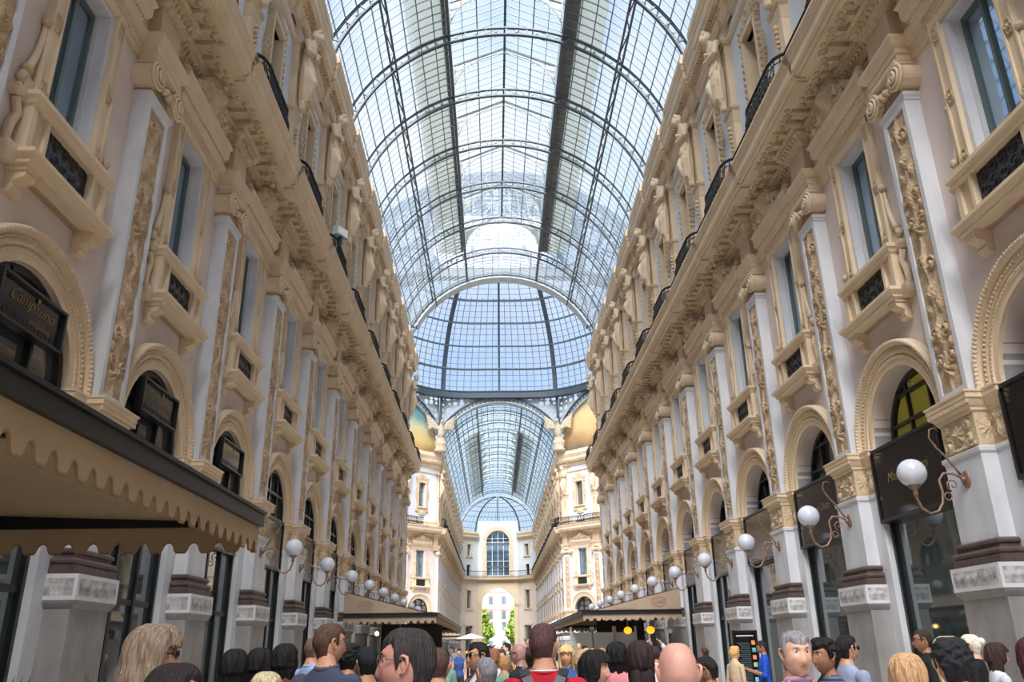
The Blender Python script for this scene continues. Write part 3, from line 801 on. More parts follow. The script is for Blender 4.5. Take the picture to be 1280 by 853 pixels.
HAIR = {}
def hair_mesh(style, lod=0, hyaw=0, hpitch=0):
    k = (style, lod, hyaw, hpitch)
    if k not in HAIR:
        mb = MB(); T = Matrix.Translation((0,.012,1.622)) @ Matrix.Rotation(hyaw,4,'Z') @ Matrix.Rotation(hpitch,4,'X')
        h = MB(); v, f = hair_shell(style, len(HAIR), lod); h.add(v, f, 'BROW', True)
        if style == 'bun': h.ball((0,-.11,.05),.045,'BROW',12,8)
        if style == 'verylong': h.loft([(0,-.02,-.5,.07,.03),(0,-.055,-.42,.095,.045),(0,-.06,-.25,.10,.05),(0,-.055,-.1,.085,.05),(0,-.04,.0,.07,.05)],'BROW',16)
        mb.extend(h, T); HAIR[k] = mb.mesh('hair')
    return HAIR[k]

def glasses_mesh(dark=True, hyaw=0, hpitch=0):
    T = Matrix.Translation((0,.012,1.622)) @ Matrix.Rotation(hyaw,4,'Z') @ Matrix.Rotation(hpitch,4,'X')
    g = MB()
    for q in (-1,1):
        pts = [(q*.033+.024*math.cos(a), .098-.12*abs(q*.033+.024*math.cos(a))*.35, .016+.017*math.sin(a)) for a in np.linspace(0,2*PI,17)[:-1]]
        g.tube(pts, .0016 if not dark else .0025, 'black_metal' if dark else 'bronze', 5, closed=True)
        if dark: g.add(pts, [tuple(range(16))], 'sign_black')
        g.tube([(q*.057,.091,.02),(q*.074,.06,.022),(q*.083,.0,.024),(q*.084,-.02,.012)],.0018 if not dark else .003,'black_metal' if dark else 'bronze',5)
    g.tube([(-.01,.1,.018),(0,.103,.021),(.01,.1,.018)],.002,'black_metal' if dark else 'bronze',5)
    mb = MB(); mb.extend(g, T); return mb.mesh('glasses')
GL = {}
def cap_mesh(hyaw=0):
    g = MB(); T = Matrix.Translation((0,.012,1.622)) @ Matrix.Rotation(hyaw,4,'Z')
    g.loft([(0,-.004,.035,.092,.112),(0,-.004,.08,.088,.106),(0,-.004,.115,.066,.08),(0,-.004,.138,.03,.036),(0,-.004,.142,.004,.004)],'TOP',20)
    g.loft([(0,.13,.034,.07,.06),(0,.13,.040,.072,.062),(0,.12,.046,.06,.05)],'TOP',16)
    mb = MB(); mb.extend(g, T); return mb.mesh('cap')

def person(x, y, face, h, label, group=None, skin_c=(205,160,135), top=(120,120,130), bottom=(50,54,66), hair='short', hair_c=(40,32,28), female=False, sleeve='short', arms='down', bot='trousers', lod=0, hyaw=0, hpitch=0, stripe=None, glasses=None, cap=None, extra=None, z=0):
    """face: heading in degrees, 0 looks down the gallery away from the camera, 180 looks at the camera"""
    s = h/1.744
    hyaw = R(hyaw); hpitch = R(hpitch)
    me = body_mesh(female, sleeve, arms, bot, lod, hyaw, hpitch)
    root = link('person', None, None, Matrix.Translation((x,y,z)) @ Matrix.Rotation(-R(face),4,'Z') @ Matrix.Scale(s,4))
    props(root, label, 'person', group)
    b = link('body', me, root)
    for i, m in ((0,skin(skin_c)),(1,cloth(top,*(stripe or ()))),(2,cloth(bottom)),(6,hairm(hair_c))):
        b.material_slots[i].link = 'OBJECT'; b.material_slots[i].material = m
    if hair:
        ho = link('hair', hair_mesh(hair, lod, hyaw, hpitch), root); ho.material_slots[0].link = 'OBJECT'; ho.material_slots[0].material = hairm(hair_c)
    if glasses:
        k = (glasses, hyaw, hpitch)
        if k not in GL: GL[k] = glasses_mesh(glasses == 'dark', hyaw, hpitch)
        link('sunglasses' if glasses == 'dark' else 'glasses', GL[k], root)
    if cap:
        co = link('cap', cap_mesh(hyaw), root); co.material_slots[0].link = 'OBJECT'; co.material_slots[0].material = cloth(cap)
    if extra: extra(root)
    return root

# carved stone caryatid: bowed figure with crossed arms and falling drapery
def make_statue():
    mb = MB(); z0 = 17.5; m = 'tan'
    mb.loft([(0,.38,z0,.15,.12),(0,.40,z0+.3,.20,.15),(0,.42,z0+.8,.25,.19),(0,.44,z0+1.3,.30,.22),(0,.46,z0+1.75,.33,.24),(0,.46,z0+2.1,.25,.19),(0,.50,z0+2.45,.30,.22),(0,.54,z0+2.8,.36,.23),(0,.54,z0+3.02,.34,.19),(0,.58,z0+3.10,.22,.17),(0,.66,z0+3.2,.17,.16),(0,.74,z0+3.34,.16,.16)],m,22)
    for q in (-1,1):
        mb.ball((q*.36,.5,z0+2.9),.15,m,12,8)
        limb(mb,[(q*.38,.52,z0+2.88),(q*.47,.62,z0+2.38),(-q*.02,.82,z0+2.42+.12*q)],[.13,.11,.085])
        mb.ball((-q*.08,.84,z0+2.45+.12*q),.09,m,10,8)
    limb(mb,[(.16,.52,z0+1.75),(.18,.78,z0+1.15),(.10,.55,z0+.4)],[.19,.16,.09])
    limb(mb,[(-.16,.52,z0+1.75),(-.17,.62,z0+1.1),(-.1,.5,z0+.35)],[.19,.14,.09])
    for i in range(11):
        a = -1.5+3.0*i/10; x = .30*math.sin(a); y = .44+.24*math.cos(a)
        limb(mb,[(x*1.12,y,z0+1.95),(x*1.1+.07*math.sin(i*2.1),y+.05,z0+1.25),(x*.75+.05*math.sin(i*1.3),y-.02,z0+.45)],[.035,.055,.035])
    for k in range(4): limb(mb,[(-.34,.60-.02*k,z0+1.75+.10*k),(0,.78-.03*k,z0+1.62+.13*k),(.34,.58,z0+1.9+.08*k)],[.045,.055,.045])
    mb.ball((0,.80,z0+3.40),.20,m,16,12,(.86,1.0,1.15)); mb.ball((0,.97,z0+3.33),.05,m,8,6); mb.ball((0,.74,z0+3.54),.22,m,14,10,(1.02,1.1,.75))
    for q in (-1,1): mb.ball((q*.18,.70,z0+3.38),.12,m,8,6,(.8,1,1.3)); mb.ball((q*.12,.86,z0+3.6),.10,m,8,6)
    me = voxel(mb, .027, 1); v, f = np_mesh(me); bpy.data.meshes.remove(me)
    t = Tpl('caryatid_statue'); b = t.part('figure'); b.add([tuple(p) for p in v], f, 'tan', True)
    v = [(x_*.86, .22+(y_-.22)*.9, 21.15+(z_-21.15)*.86) for x_, y_, z_ in v.tolist()]; t.parts[0][1].v = v
    p = t.part('pedestal'); p.ring(.34,.22,[(-.1,17.2),(0,17.4),(.02,17.8),(.08,17.9),(.08,18.0),(0,18.06)],'tan_deep')
    for i in range(6): p.ball((0,.26,17.3-.16*i),.09-.009*i,'tan_carved',8,6)
    p.ring(.34,.3,[(0,21.12),(.06,21.2),(.1,21.32),(.1,21.42),(0,21.44)],'tan')
    return t
# ------------------------------------------------------------------ assembly of the gallery
W0 = 7.25; NEAR_END = 59.3; FAR0 = 93.5
PY = lambda k: 12.85+4.6*k                     # pier centres of the near arm
def side_T(side, y):                            # local frame on the right (+1) or left (-1) wall
    return T_at(side*W0, y, R(90)*side)

def step_path(x0, x1, centres, half, fwd, base=0):
    p = [(x0, base, 0)]
    for c in sorted(centres):
        if c-half <= x0: p = [(x0, base+fwd, 0)]
        else: p += [(c-half, base, -1), (c-half, base+fwd, -1)]
        if c+half < x1: p += [(c+half, base+fwd, 1), (c+half, base, 1)]
    p.append((x1, p[-1][1], 0)); return p

P_ARCH = [(-.05,11.95),(.05,11.97),(.05,12.10),(.08,12.12),(.08,12.24),(.14,12.28),(.18,12.36),(.20,12.40),(.20,12.46),(-.05,12.5)]
P_FRZ = [(-.05,12.48),(.02,12.52),(.04,12.8),(.02,13.25),(-.05,13.27)]
P_BED = [(-.05,13.25),(.06,13.28),(.10,13.36),(.18,13.46),(.24,13.50),(.24,13.60),(.30,13.64),(.30,13.74),(-.05,13.76)]
P_COR = [(-.05,13.78),(.70,13.78),(.70,13.84),(.76,13.86),(.78,13.94),(.84,13.97),(.84,14.18),(.88,14.22),(.93,14.34),(.95,14.36),(.95,14.42),(-.05,14.43)]
P_BAS = [(-.05,14.42),(.12,14.42),(.12,14.92),(.16,14.95),(.16,15.05),(-.05,15.1)]
P_STR = [(-.05,20.42),(.05,20.45),(.12,20.55),(.12,20.66),(-.05,20.7)]
P_EAV = [(-.05,21.15),(.10,21.2),(.14,21.3),(.22,21.38),(.24,21.5),(.32,21.54),(.34,21.62),(.50,21.64),(.50,21.74),(.57,21.78),(.58,22.12),(.62,22.16),(.66,22.34),(.70,22.38),(.70,22.6),(.64,22.64),(.64,22.84),(-.9,22.88)]

def entablature(x0, x1, c, T, tag, ends=''):
    root = props(link('trim_'+tag, None, None, T), f'carved tan cornice and entablature running along the {ends}', 'cornice', kind='structure')
    def part(name, fn):
        mb = MB(); fn(mb); o = link(name, mb.mesh(name), root)
    part('architrave', lambda m: (m.sweep(step_path(x0,x1,c,.50,.28), P_ARCH, 'tan'), [m.ball((x0+.1+.115*i, .18 if min(abs(x0+.1+.115*i-q) for q in c) > .52 else .46, 12.32), .04, 'tan_deep', 5, 4) for i in range(int((x1-x0)/.115))] if x1-x0 < 60 else None))
    part('frieze', lambda m: m.sweep(step_path(x0,x1,c,.42,.25), P_FRZ, 'tan_deep'))
    def bed(m):
        m.sweep(step_path(x0,x1,c,.46,.26), P_BED, 'tan_carved')
        n = int((x1-x0)/.15)
        for i in range(n):
            x = x0+.15*(i+.5); d = .19 if min(abs(x-q) for q in c) > .5 else .45
            m.ball((x,d,13.44),.062,'tan_deep',5,4,(.8,1,1.1))
    part('bed_moulding', bed)
    part('corona', lambda m: m.sweep(step_path(x0,x1,c,1.5,.26), P_COR, 'tan'))
    def modil(m):
        n = round((x1-x0)/.46)
        for i in range(n):
            x = x0+(x1-x0)*(i+.5)/n; f = .2 if min(abs(x-q) for q in c) < 1.45 else 0
            m.box(x-.09,x+.09,.30,.50+f,13.66,13.8,'tan_deep'); m.ball((x,.46+f,13.70),.10,'tan_carved',7,5,(1,1,.5))
            m.ball((x+.23,.54+f,13.77),.11,'tan_carved',9,5,(1,1,.45)); m.ball((x+.23,.54+f,13.73),.04,'tan_deep',6,4); m.ball((x,.62+f,13.77),.07,'tan_carved',6,4,(1.3,1,.6))
    part('modillions', modil)
    part('plinth_course', lambda m: m.sweep(step_path(x0,x1,c,.5,.2), P_BAS, 'tan'))
    part('string_course', lambda m: m.sweep(step_path(x0,x1,c,.33,.22), P_STR, 'tan'))
    def eave(m):
        m.sweep(step_path(x0,x1,c,.95,.12), P_EAV, 'tan')
        n = int((x1-x0)/.18)
        for i in range(n):
            x = x0+.18*(i+.5); f = .12 if min(abs(x-q) for q in c) < .95 else 0
            m.box(x-.045,x+.045,.24+f,.33+f,21.5,21.62,'tan_deep'); m.box(x-.06,x+.06,.36+f,.47+f,21.58,21.66,'tan_deep')
    part('eave_cornice', eave)
    return root

def wall_run(name, side_label, x0, bays, T, label, extra=(), back=True):
    """bays = local centres"""
    mb = MB(); one = MB(); bay_wall(one)
    for b in bays: mb.extend(one, Matrix.Translation((b,0,0)))
    for a, b in extra: mb.box(a,b,-.9,0,0,21.9,'plaster')
    lo = min([b-2.3 for b in bays]+[a for a, b in extra]); hi = max([b+2.3 for b in bays]+[b for a, b in extra])
    mb.box(lo,hi,-1.5,-1.1,0,22.4,'dark_backing'); mb.box(lo,hi,-1.5,-.3,7.92,8.2,'dark_backing')  # dark backing added behind the openings to stop light leaking in
    mb.box(lo,hi,-1.6,0,21.85,22.6,'tan')
    for e in (lo,hi-.04): mb.box(e,e+.04,-1.5,-.86,0,22.4,'plaster')
    return solo(name, mb, label, 'wall', kind='structure', T=T)

pier = make_pier()
ap_ = pier.part('attic_pilaster'); ap_.box(-.33,.33,-.1,.22,15.0,21.3,'tan'); ap_.box(-.40,.40,-.1,.26,15.0,15.5,'tan_deep')
upwin = make_upper_window(); attic = make_attic_window(); rail = make_railing(); lamp = make_lamp(); statue = make_statue()
arch = {'left': make_arch_window('left'), 'right': make_arch_window('right')}
shop = {'doors': make_shopfront('doors'), 'left': make_shopfront('doors'), 'right': make_shopfront('right')}
WN = [0]
def wname(): WN[0] += 1; return 'window_%d' % WN[0]

def put_pier(T, where, merged):
    pier.place(T, f'carved stone pier, {where}', 'pier', 'stone piers of the arcade', merged=merged)
def put_bay(T, where, side, merged, shopk):
    upwin.place(T, f'tall pedimented window, {where}', 'window', 'pedimented windows', 'structure', wname(), merged)
    arch[side].place(T, f'round-headed arched window, {where}', 'window', 'arched windows', 'structure', wname(), merged)
    attic.place(T, f'small carved attic window, {where}', 'window', 'attic windows', 'structure', wname(), merged)
    if shopk: shop[shopk].place(T, f'dark glazed shop front, {where}', 'shop front', 'shop fronts', merged=merged)

for side, sn in ((1,'right'),(-1,'left')):
    N_ = 0
    for k in range(-1, 11):
        N_ += 1; T = side_T(side, PY(k)); mg = k > 6
        wh = f'{ORD[N_-1]} from the near end of the {sn} wall'
        put_pier(T, wh, mg)
        lo_ = wh.replace('from','counted from')
        if k >= 0 and not (side < 0 and k < 1):
            lamp.place(T, f'white globe lamp on scrolled bracket, on the {ORD[N_-1]} pier of the {sn} wall', 'lamp', 'globe wall lamps', merged=k > 7)
        if k >= 1: statue.place(T, f'bowing stone caryatid above the {ORD[N_-1]} pier of the {sn} wall', 'statue', 'caryatid statues', merged=True)
        rail.place(T, f'black wrought iron balcony railing above the {ORD[N_-1]} pier of the {sn} wall', 'railing', 'balcony railings', merged=True)
    N_ = 0
    for k in range(-1, 10):
        N_ += 1; T = side_T(side, PY(k)+2.3)
        put_bay(T, f'in the {ORD[N_-1]} bay of the {sn} wall', sn, k > 6, 'left' if side < 0 else ('right' if k < 3 else 'doors'))
    bays = [side*(PY(k)+2.3) for k in range(-7, 10)]
    lo = [PY(-7), NEAR_END]
    T = T_at(side*W0, 0, R(90)*side)
    wall_run('wall_'+sn, sn, 0, bays, T, f'{sn} hand arcade wall of pinkish plaster above granite', extra=[tuple(sorted((side*58.8, side*NEAR_END)))])
    x0, x1 = sorted((side*(PY(-7)), side*NEAR_END))
    entablature(x0, x1, [side*PY(k) for k in range(-6, 11)], T, str(1 if side > 0 else 2), f'{sn} arcade wall')

# ---- far arm
FP = [93.95+4.6*i for i in range(14)]
for side, sn in ((1,'right'),(-1,'left')):
    for i, y in enumerate(FP):
        T = side_T(side, y); wh = f'{ORD[i]} in the far {sn} arcade beyond the dome'
        put_pier(T, wh, True)
        rail.place(T, f'thin black railing above the {ORD[i]} pier, far {sn} arcade beyond the dome', 'railing', 'far balcony railings', merged=True)
        statue.place(T, f'small caryatid above the {ORD[i]} pier, far {sn} arcade beyond the dome', 'statue', 'far caryatid statues', merged=True)
        if i < 6: lamp.place(T, f'distant globe lamp on the {ORD[i]} pier, far {sn} arcade beyond the dome', 'lamp', 'far globe lamps', merged=True)
        put_bay(side_T(side, y+2.3), f'{ORD[i]} bay of the far {sn} arcade beyond the dome', sn, True, 'doors')
    T = T_at(side*W0, 0, R(90)*side)
    wall_run(f'wall_far_{sn}', sn, 0, [side*(y+2.3) for y in FP], T, f'{sn} hand wall of the far arcade beyond the dome', extra=[tuple(sorted((side*FAR0, side*93.95)))])
    x0, x1 = sorted((side*FAR0, side*158.4))
    entablature(x0, x1, [side*y for y in FP], T, str(3 if side > 0 else 4), f'far {sn} arcade beyond the dome')

# ---- octagon: diagonal walls
CY = 76.4; AP = 17.1; SD = 7.083
for th, x, y, sn, near in ((135,12.175,88.575,'right',False),(-135,-12.175,88.575,'left',False),(45,12.175,64.225,'right',True),(-45,-12.175,64.225,'left',True)):
    T = T_at(x, y, R(th))
    if near:
        mb = MB(); mb.box(-6.9,6.9,-.9,0,0,22.8,'plaster')  # unseen plain wall, put in to block stray light
        solo('wall_octagon_near_'+sn, mb, f'plain unseen light-blocking diagonal wall of the octagon behind the {sn} arcade end', 'wall', kind='structure', T=T); continue
    wall_run('wall_octagon_'+sn, sn, 0, [-4.6,0,4.6], T, f'{sn} diagonal wall of the domed octagon, bright plaster')
    entablature(-6.95, 6.95, [-6.9,-2.3,2.3,6.9], T, str(5 if sn == 'right' else 6), f'{sn} diagonal side of the octagon')
    for i, px in enumerate((6.5,2.3,-2.3)):
        TT = T @ Matrix.Translation((px,0,0)); put_pier(TT, f'{ORD[i]} from the far arcade on the {sn} octagon diagonal', True)
        rail.place(T @ Matrix.Translation((px if i else 6.2,-.2,0)), f'black railing over the {ORD[i]} pier of the {sn} diagonal of the octagon', 'railing', 'octagon railings', merged=True)
        statue.place(TT, f'caryatid over the {ORD[i]} pier of the {sn} diagonal of the octagon', 'statue', 'octagon caryatids', merged=True)
    for i, bx in enumerate((4.6,0,-4.6)): put_bay(T @ Matrix.Translation((bx-.1,0,0)), f'{ORD[i]} bay beside the far arcade, {sn} octagon diagonal', sn, True, 'doors')

# ---- octagon upper zone: arches, lattice spandrels, painted lunettes, dome
Z0 = 21.75; RO = 7.9; RI = 7.48
def arch_band(clip):
    t = Tpl('crossing_arch'); a = t.part('band'); lo = math.acos(min(1,clip/RO)); N = 60
    for r0, r1, d0, d1, m in ((7.42,7.52,-.9,.14,'steel_pale'),(7.52,8.0,-.3,.02,'steel_pale'),(8.0,8.14,-.5,.16,'steel_dark')):
        v = []; f = []
        for i in range(N+1):
            t_ = lo+(PI-2*lo)*i/N; c, s = math.cos(t_), math.sin(t_)
            v += [(r0*c,d0,Z0+r0*s),(r0*c,d1,Z0+r0*s),(r1*c,d1,Z0+r1*s),(r1*c,d0,Z0+r1*s)]
            if i: o = 4*i; f += [(o-4+j,o+j,o+(j+1)%4,o-4+(j+1)%4) for j in range(4)]
        a.add(v, f, m)
    b = t.part('rosettes'); n = 34
    for i in range(n):
        t_ = lo+(PI-2*lo)*(i+.5)/n; r = 7.76; c = (r*math.cos(t_), .04, Z0+r*math.sin(t_))
        b.tube([(c[0]+.17*math.cos(a_), .05, c[2]+.17*math.sin(a_)) for a_ in np.linspace(0,2*PI,13)[:-1]],.035,'steel_dark',4,closed=True); b.ball(c,.07,'steel_dark',8,5)
    return t
band = arch_band(7.05); 
def spandrel(T, tag, lab, m='lattice'):
    N = 48; lo = math.acos(SD/8.1); v = []; f = []
    for i in range(N+1):
        t_ = PI-lo-(PI-2*lo)*i/N; x = 8.1*math.cos(t_); v += [(x,-.1,Z0+8.1*math.sin(t_)),(x,-.1,30.2)]
        if i: o = 2*i; f.append((o-2,o,o+1,o-1))
    mb = MB(); mb.add(v, f, m)
    solo('trim_'+tag, mb, lab, 'lattice panel', kind='structure', T=T)
sides = [(0,0,93.5,180,'far arcade mouth'),(1,12.09,88.49,135,'far right diagonal'),(2,17.1,76.4,90,'right transept'),(3,12.09,64.31,45,'near right diagonal'),(4,0,59.3,0,'near arcade mouth'),(5,-12.09,64.31,-45,'near left diagonal'),(6,-17.1,76.4,-90,'left transept'),(7,-12.09,88.49,-135,'far left diagonal')]
for i, x, y, th, nm in sides:
    T = T_at(x, y, R(th))
    band.place(T, f'pale iron arch with a row of rosettes over the {nm} of the octagon', 'arch', 'octagon arches', 'structure')
    spandrel(T, str(20+i), (f'grey lattice panel of round white panes above the {nm} arch' if i in (0,1,7) else f'glass panel above the {nm} arch'), 'lattice' if i in (0,1,7) else 'roof_glass')
    if i in (1,7):
        mb = MB(); v = [(7.4*math.cos(PI*j/40), -.25, Z0+7.4*math.sin(PI*j/40)) for j in range(41)]
        v = [p for p in v if abs(p[0]) < 7.05]; v = [(v[0][0],-.25,22.8)]+v+[(v[-1][0],-.25,22.8)]; n = len(v)
        mb.add(v+[(a,-.45,c) for a, b, c in v], [tuple(range(n)), tuple(range(n,2*n))]+[(j,(j+1)%n,n+(j+1)%n,n+j) for j in range(n)], 'fresco_ochre' if i == 1 else 'fresco_blue')
        solo('painted_lunette', mb, 'painted lunette of warm ochre landscape on the right diagonal' if i == 1 else 'painted lunette of blue green sky on the left diagonal', 'painting', T=T)
# eagles on the corners beside the far arcade
def make_eagle():
    t = Tpl('eagle_statue')
    p = t.part('pedestal'); p.loft([(0,0,22.85,.75,.6),(0,0,23.1,.8,.65),(0,0,23.3,.6,.5),(0,0,23.7,.72,.6),(0,0,24.1,.74,.6),(0,0,24.3,.5,.4),(0,0,24.5,.6,.5)],'eagle_stone',12)
    mb = MB(); mb.loft([(0,0,24.4,.25,.25),(0,.1,24.8,.38,.34),(0,.12,25.3,.42,.36),(0,.15,25.8,.32,.28),(0,.25,26.15,.2,.2),(0,.35,26.4,.17,.2)],'tan',14); mb.ball((0,.42,26.5),.2,'tan',12,8); mb.loft([(0,.72,26.3,.02,.05),(0,.62,26.45,.07,.12)],'tan',8)
    for q in (-1,1):
        for i in range(7):
            s = i/6; limb(mb,[(q*.3,.0,25.6),(q*(.75+.3*s),-.05,26.2-.6*s+.2),(q*(1.75-.25*s),-.1,27.3-1.75*s)],[.2,.17,.09])
        mb.loft([(q*.15,.1,24.3,.1,.12),(q*.15,.1,24.7,.14,.16)],'tan',8)
    me = voxel(mb,.05,1); v, f = np_mesh(me); b = t.part('body'); b.add([tuple(p_) for p_ in v], f, 'eagle_stone', True)
    return t
eagle = make_eagle()
for q, sn in ((1,'right'),(-1,'left')):
    eagle.place(T_at(q*6.85, 92.3, R(180-22.5*q)), f'stone eagle with raised wings on the {sn} corner of the far arcade', 'statue', 'eagle statues')

def KO(t_, a):
    o = ((t_+PI/8) % (PI/4))-PI/8
    return 1+.045*(1-math.cos(8*o))/2*math.cos(a)
def dome():
    root = props(link('ceiling_dome', None, None), 'great glass and iron dome over the octagon crossing', 'dome', kind='structure')
    g = MB(); N = 96; NM = 26; v = []; f = []; r = 17.1; amax = R(84)
    for i in range(NM+1):
        a = amax*i/NM
        for k in range(N): t_ = 2*PI*k/N; q = r*math.cos(a)*KO(t_,a); v.append((q*math.cos(t_), CY+q*math.sin(t_), 30.1+r*math.sin(a)))
    for i in range(NM):
        for k in range(N): f.append((i*N+k, i*N+(k+1)%N, (i+1)*N+(k+1)%N, (i+1)*N+k))
    g.add(v, f, 'dome_glass', True); link('glass', g.mesh('glass'), root)
    for j in range(16):
        t_ = PI/2+2*PI*j/16; c, s = math.cos(t_), math.sin(t_); m = MB()
        P = lambda a, rr: (rr*KO(t_,a)*math.cos(a)*c, CY+rr*KO(t_,a)*math.cos(a)*s, 30.1+rr*math.sin(a))
        n = 22
        for i in range(n):
            a0 = amax*i/n; a1 = amax*(i+1)/n; w = .42 if j % 2 == 1 else .24
            m.beam(P(a0,16.55), P(a1,16.55), w, .10, 'steel_dark', up=(c,s,0)); m.beam(P(a0,17.0), P(a1,17.0), w*.8, .12, 'steel_dark', up=(c,s,0))
            m.beam(P(a0,16.55), P(a1,17.0), .05, .05, 'steel'); 
        if j % 2 == 1:
            rr = 18.35
            m.beam((rr*c,CY+rr*s,25.5),(17.9*c,CY+17.9*s,30.1),.42,.3,'steel_dark')
        link('rib', m.mesh('rib'), root)
    b = MB()
    for i in range(128):
        if i % 8 == 0: continue
        t_ = PI/2+2*PI*i/128; c, s = math.cos(t_), math.sin(t_); n = 14
        top = amax if i % 4 == 0 else R(60) if i % 2 == 0 else R(40)
        for k in range(n):
            a0 = top*k/n; a1 = top*(k+1)/n
            q0 = 17.02*math.cos(a0)*KO(t_,a0); q1 = 17.02*math.cos(a1)*KO(t_,a1)
            b.beam((q0*c,CY+q0*s,30.1+17.02*math.sin(a0)),(q1*c,CY+q1*s,30.1+17.02*math.sin(a1)),.065,.07,'bar',up=(c,s,0))
    for i in range(1,36):
        if i % 4 == 0: continue
        a = R(1+2.375*i); rr = 17.02*math.cos(a); pts = [(rr*KO(t_,a)*math.cos(t_), CY+rr*KO(t_,a)*math.sin(t_), 30.1+17.02*math.sin(a)) for t_ in np.linspace(0,2*PI,97)[:-1]]
        b.tube(pts,.03,'bar',4,closed=True,smooth=False)
    link('glazing_bars', b.mesh('glazing_bars'), root)
    for i in range(9):
        a = R(1+9.5*i); m = MB()
        for rr, w in ((17.0,.11),(16.55,.10)):
            q = rr*math.cos(a); m.tube([(q*KO(t_,a)*math.cos(t_), CY+q*KO(t_,a)*math.sin(t_), 30.1+rr*math.sin(a)) for t_ in np.linspace(0,2*PI,97)[:-1]], w, 'steel' if i else 'steel_dark', 6, closed=True, smooth=False)
        link('ring', m.mesh('ring'), root)
    m = MB()
    v = []; f = []
    for (r0, z) in ((16.5,29.6),(17.3,29.6),(17.3,30.25),(16.5,30.25)):
        for k in range(96): t_ = 2*PI*k/96; q = r0*KO(t_,0); v.append((q*math.cos(t_), CY+q*math.sin(t_), z))
    for i in range(4):
        for k in range(96): f.append((i*96+k, i*96+(k+1)%96, ((i+1)%4)*96+(k+1)%96, ((i+1)%4)*96+k))
    m.add(v, f, 'steel_dark'); link('base_ring', m.mesh('base_ring'), root)
    m = MB(); v = []; f = []
    for k in range(96):
        t_ = 2*PI*k/96; o = ((t_+PI/8) % (PI/4))-PI/8; ro = 17.15/math.cos(o)
        v += [(17.2*KO(t_,0)*math.cos(t_),CY+17.2*KO(t_,0)*math.sin(t_),30.12),(ro*math.cos(t_),CY+ro*math.sin(t_),30.12)]
    for k in range(96): f.append((2*k,2*k+1,(2*k+3) % 192,(2*k+2) % 192))
    m.add(v, f, 'steel_pale'); link('corner_soffit', m.mesh('corner_soffit'), root)
dome()

# ---- barrel vaults
def make_rib():
    t = Tpl('roof_arch'); a = t.part('outer_chord'); b = t.part('inner_chord'); c = t.part('lattice_struts')
    lo = R(2); n = 44
    for i in range(n):
        t0 = lo+(PI-2*lo)*i/n; t1 = lo+(PI-2*lo)*(i+1)/n
        for m, r, w, mt in ((a,7.88,.14,'steel'),(b,7.48,.16,'steel_dark')):
            m.beam((r*math.cos(t0),0,Z0+r*math.sin(t0)),(r*math.cos(t1),0,Z0+r*math.sin(t1)),w,.07,mt,up=(math.cos(t0),0,math.sin(t0)))
    n = 24
    for i in range(n+1):
        t0 = lo+(PI-2*lo)*i/n; C, S = math.cos(t0), math.sin(t0)
        c.beam((7.48*C,0,Z0+7.48*S),(7.88*C,0,Z0+7.88*S),.08,.08,'steel',up=(0,1,0))
        if i < n:
            tm = t0+(PI-2*lo)/n*.5; C, S = math.cos(tm), math.sin(tm); c.ball((7.68*C,0,Z0+7.68*S),.08,'steel_pale',5,4,(1,.5,1))
    d = t.part('lantern_truss')
    for q in (-1,1):
        d.beam((q*2.9,0,31.1),(0,0,32.35),.1,.1,'steel_pale'); d.beam((q*2.75,0,29.2),(q*2.75,0,31.1),.12,.12,'steel')
        pts = [(q*2.7,0,29.9),(q*2.45,0,30.6),(q*2.0,0,31.15),(q*1.3,0,31.6),(q*.6,0,31.9),(0,0,32.05)]
        d.tube(pts,.035,'steel_pale',5)
        d.add([(q*a_,s_,b_) for s_ in (-.03,.03) for a_, b_ in [(2.72,29.9),(2.45,30.6),(2.0,31.15),(1.3,31.6),(.9,31.78),(2.72,31.05)]],[(0,1,2,3,4,5),(6,7,8,9,10,11)]+[(k_,(k_+1)%6,6+(k_+1)%6,6+k_) for k_ in range(6)],'frosted_glass')
        for i in range(7):
            for j in range(7-i):
                x = 2.62-.24*i; z = 30.95-.17*j+.10*i
                if z > 29.95+.0*i and j < 6-i: d.tube([(q*x+.09*math.cos(a_),0,z+.08*math.sin(a_)) for a_ in np.linspace(0,2*PI,7)[:-1]],.016,'steel_pale',3,closed=True)
    return t
ribt = make_rib()
ribn = Tpl('roof_arch'); ribn.parts = ribt.parts[:3]
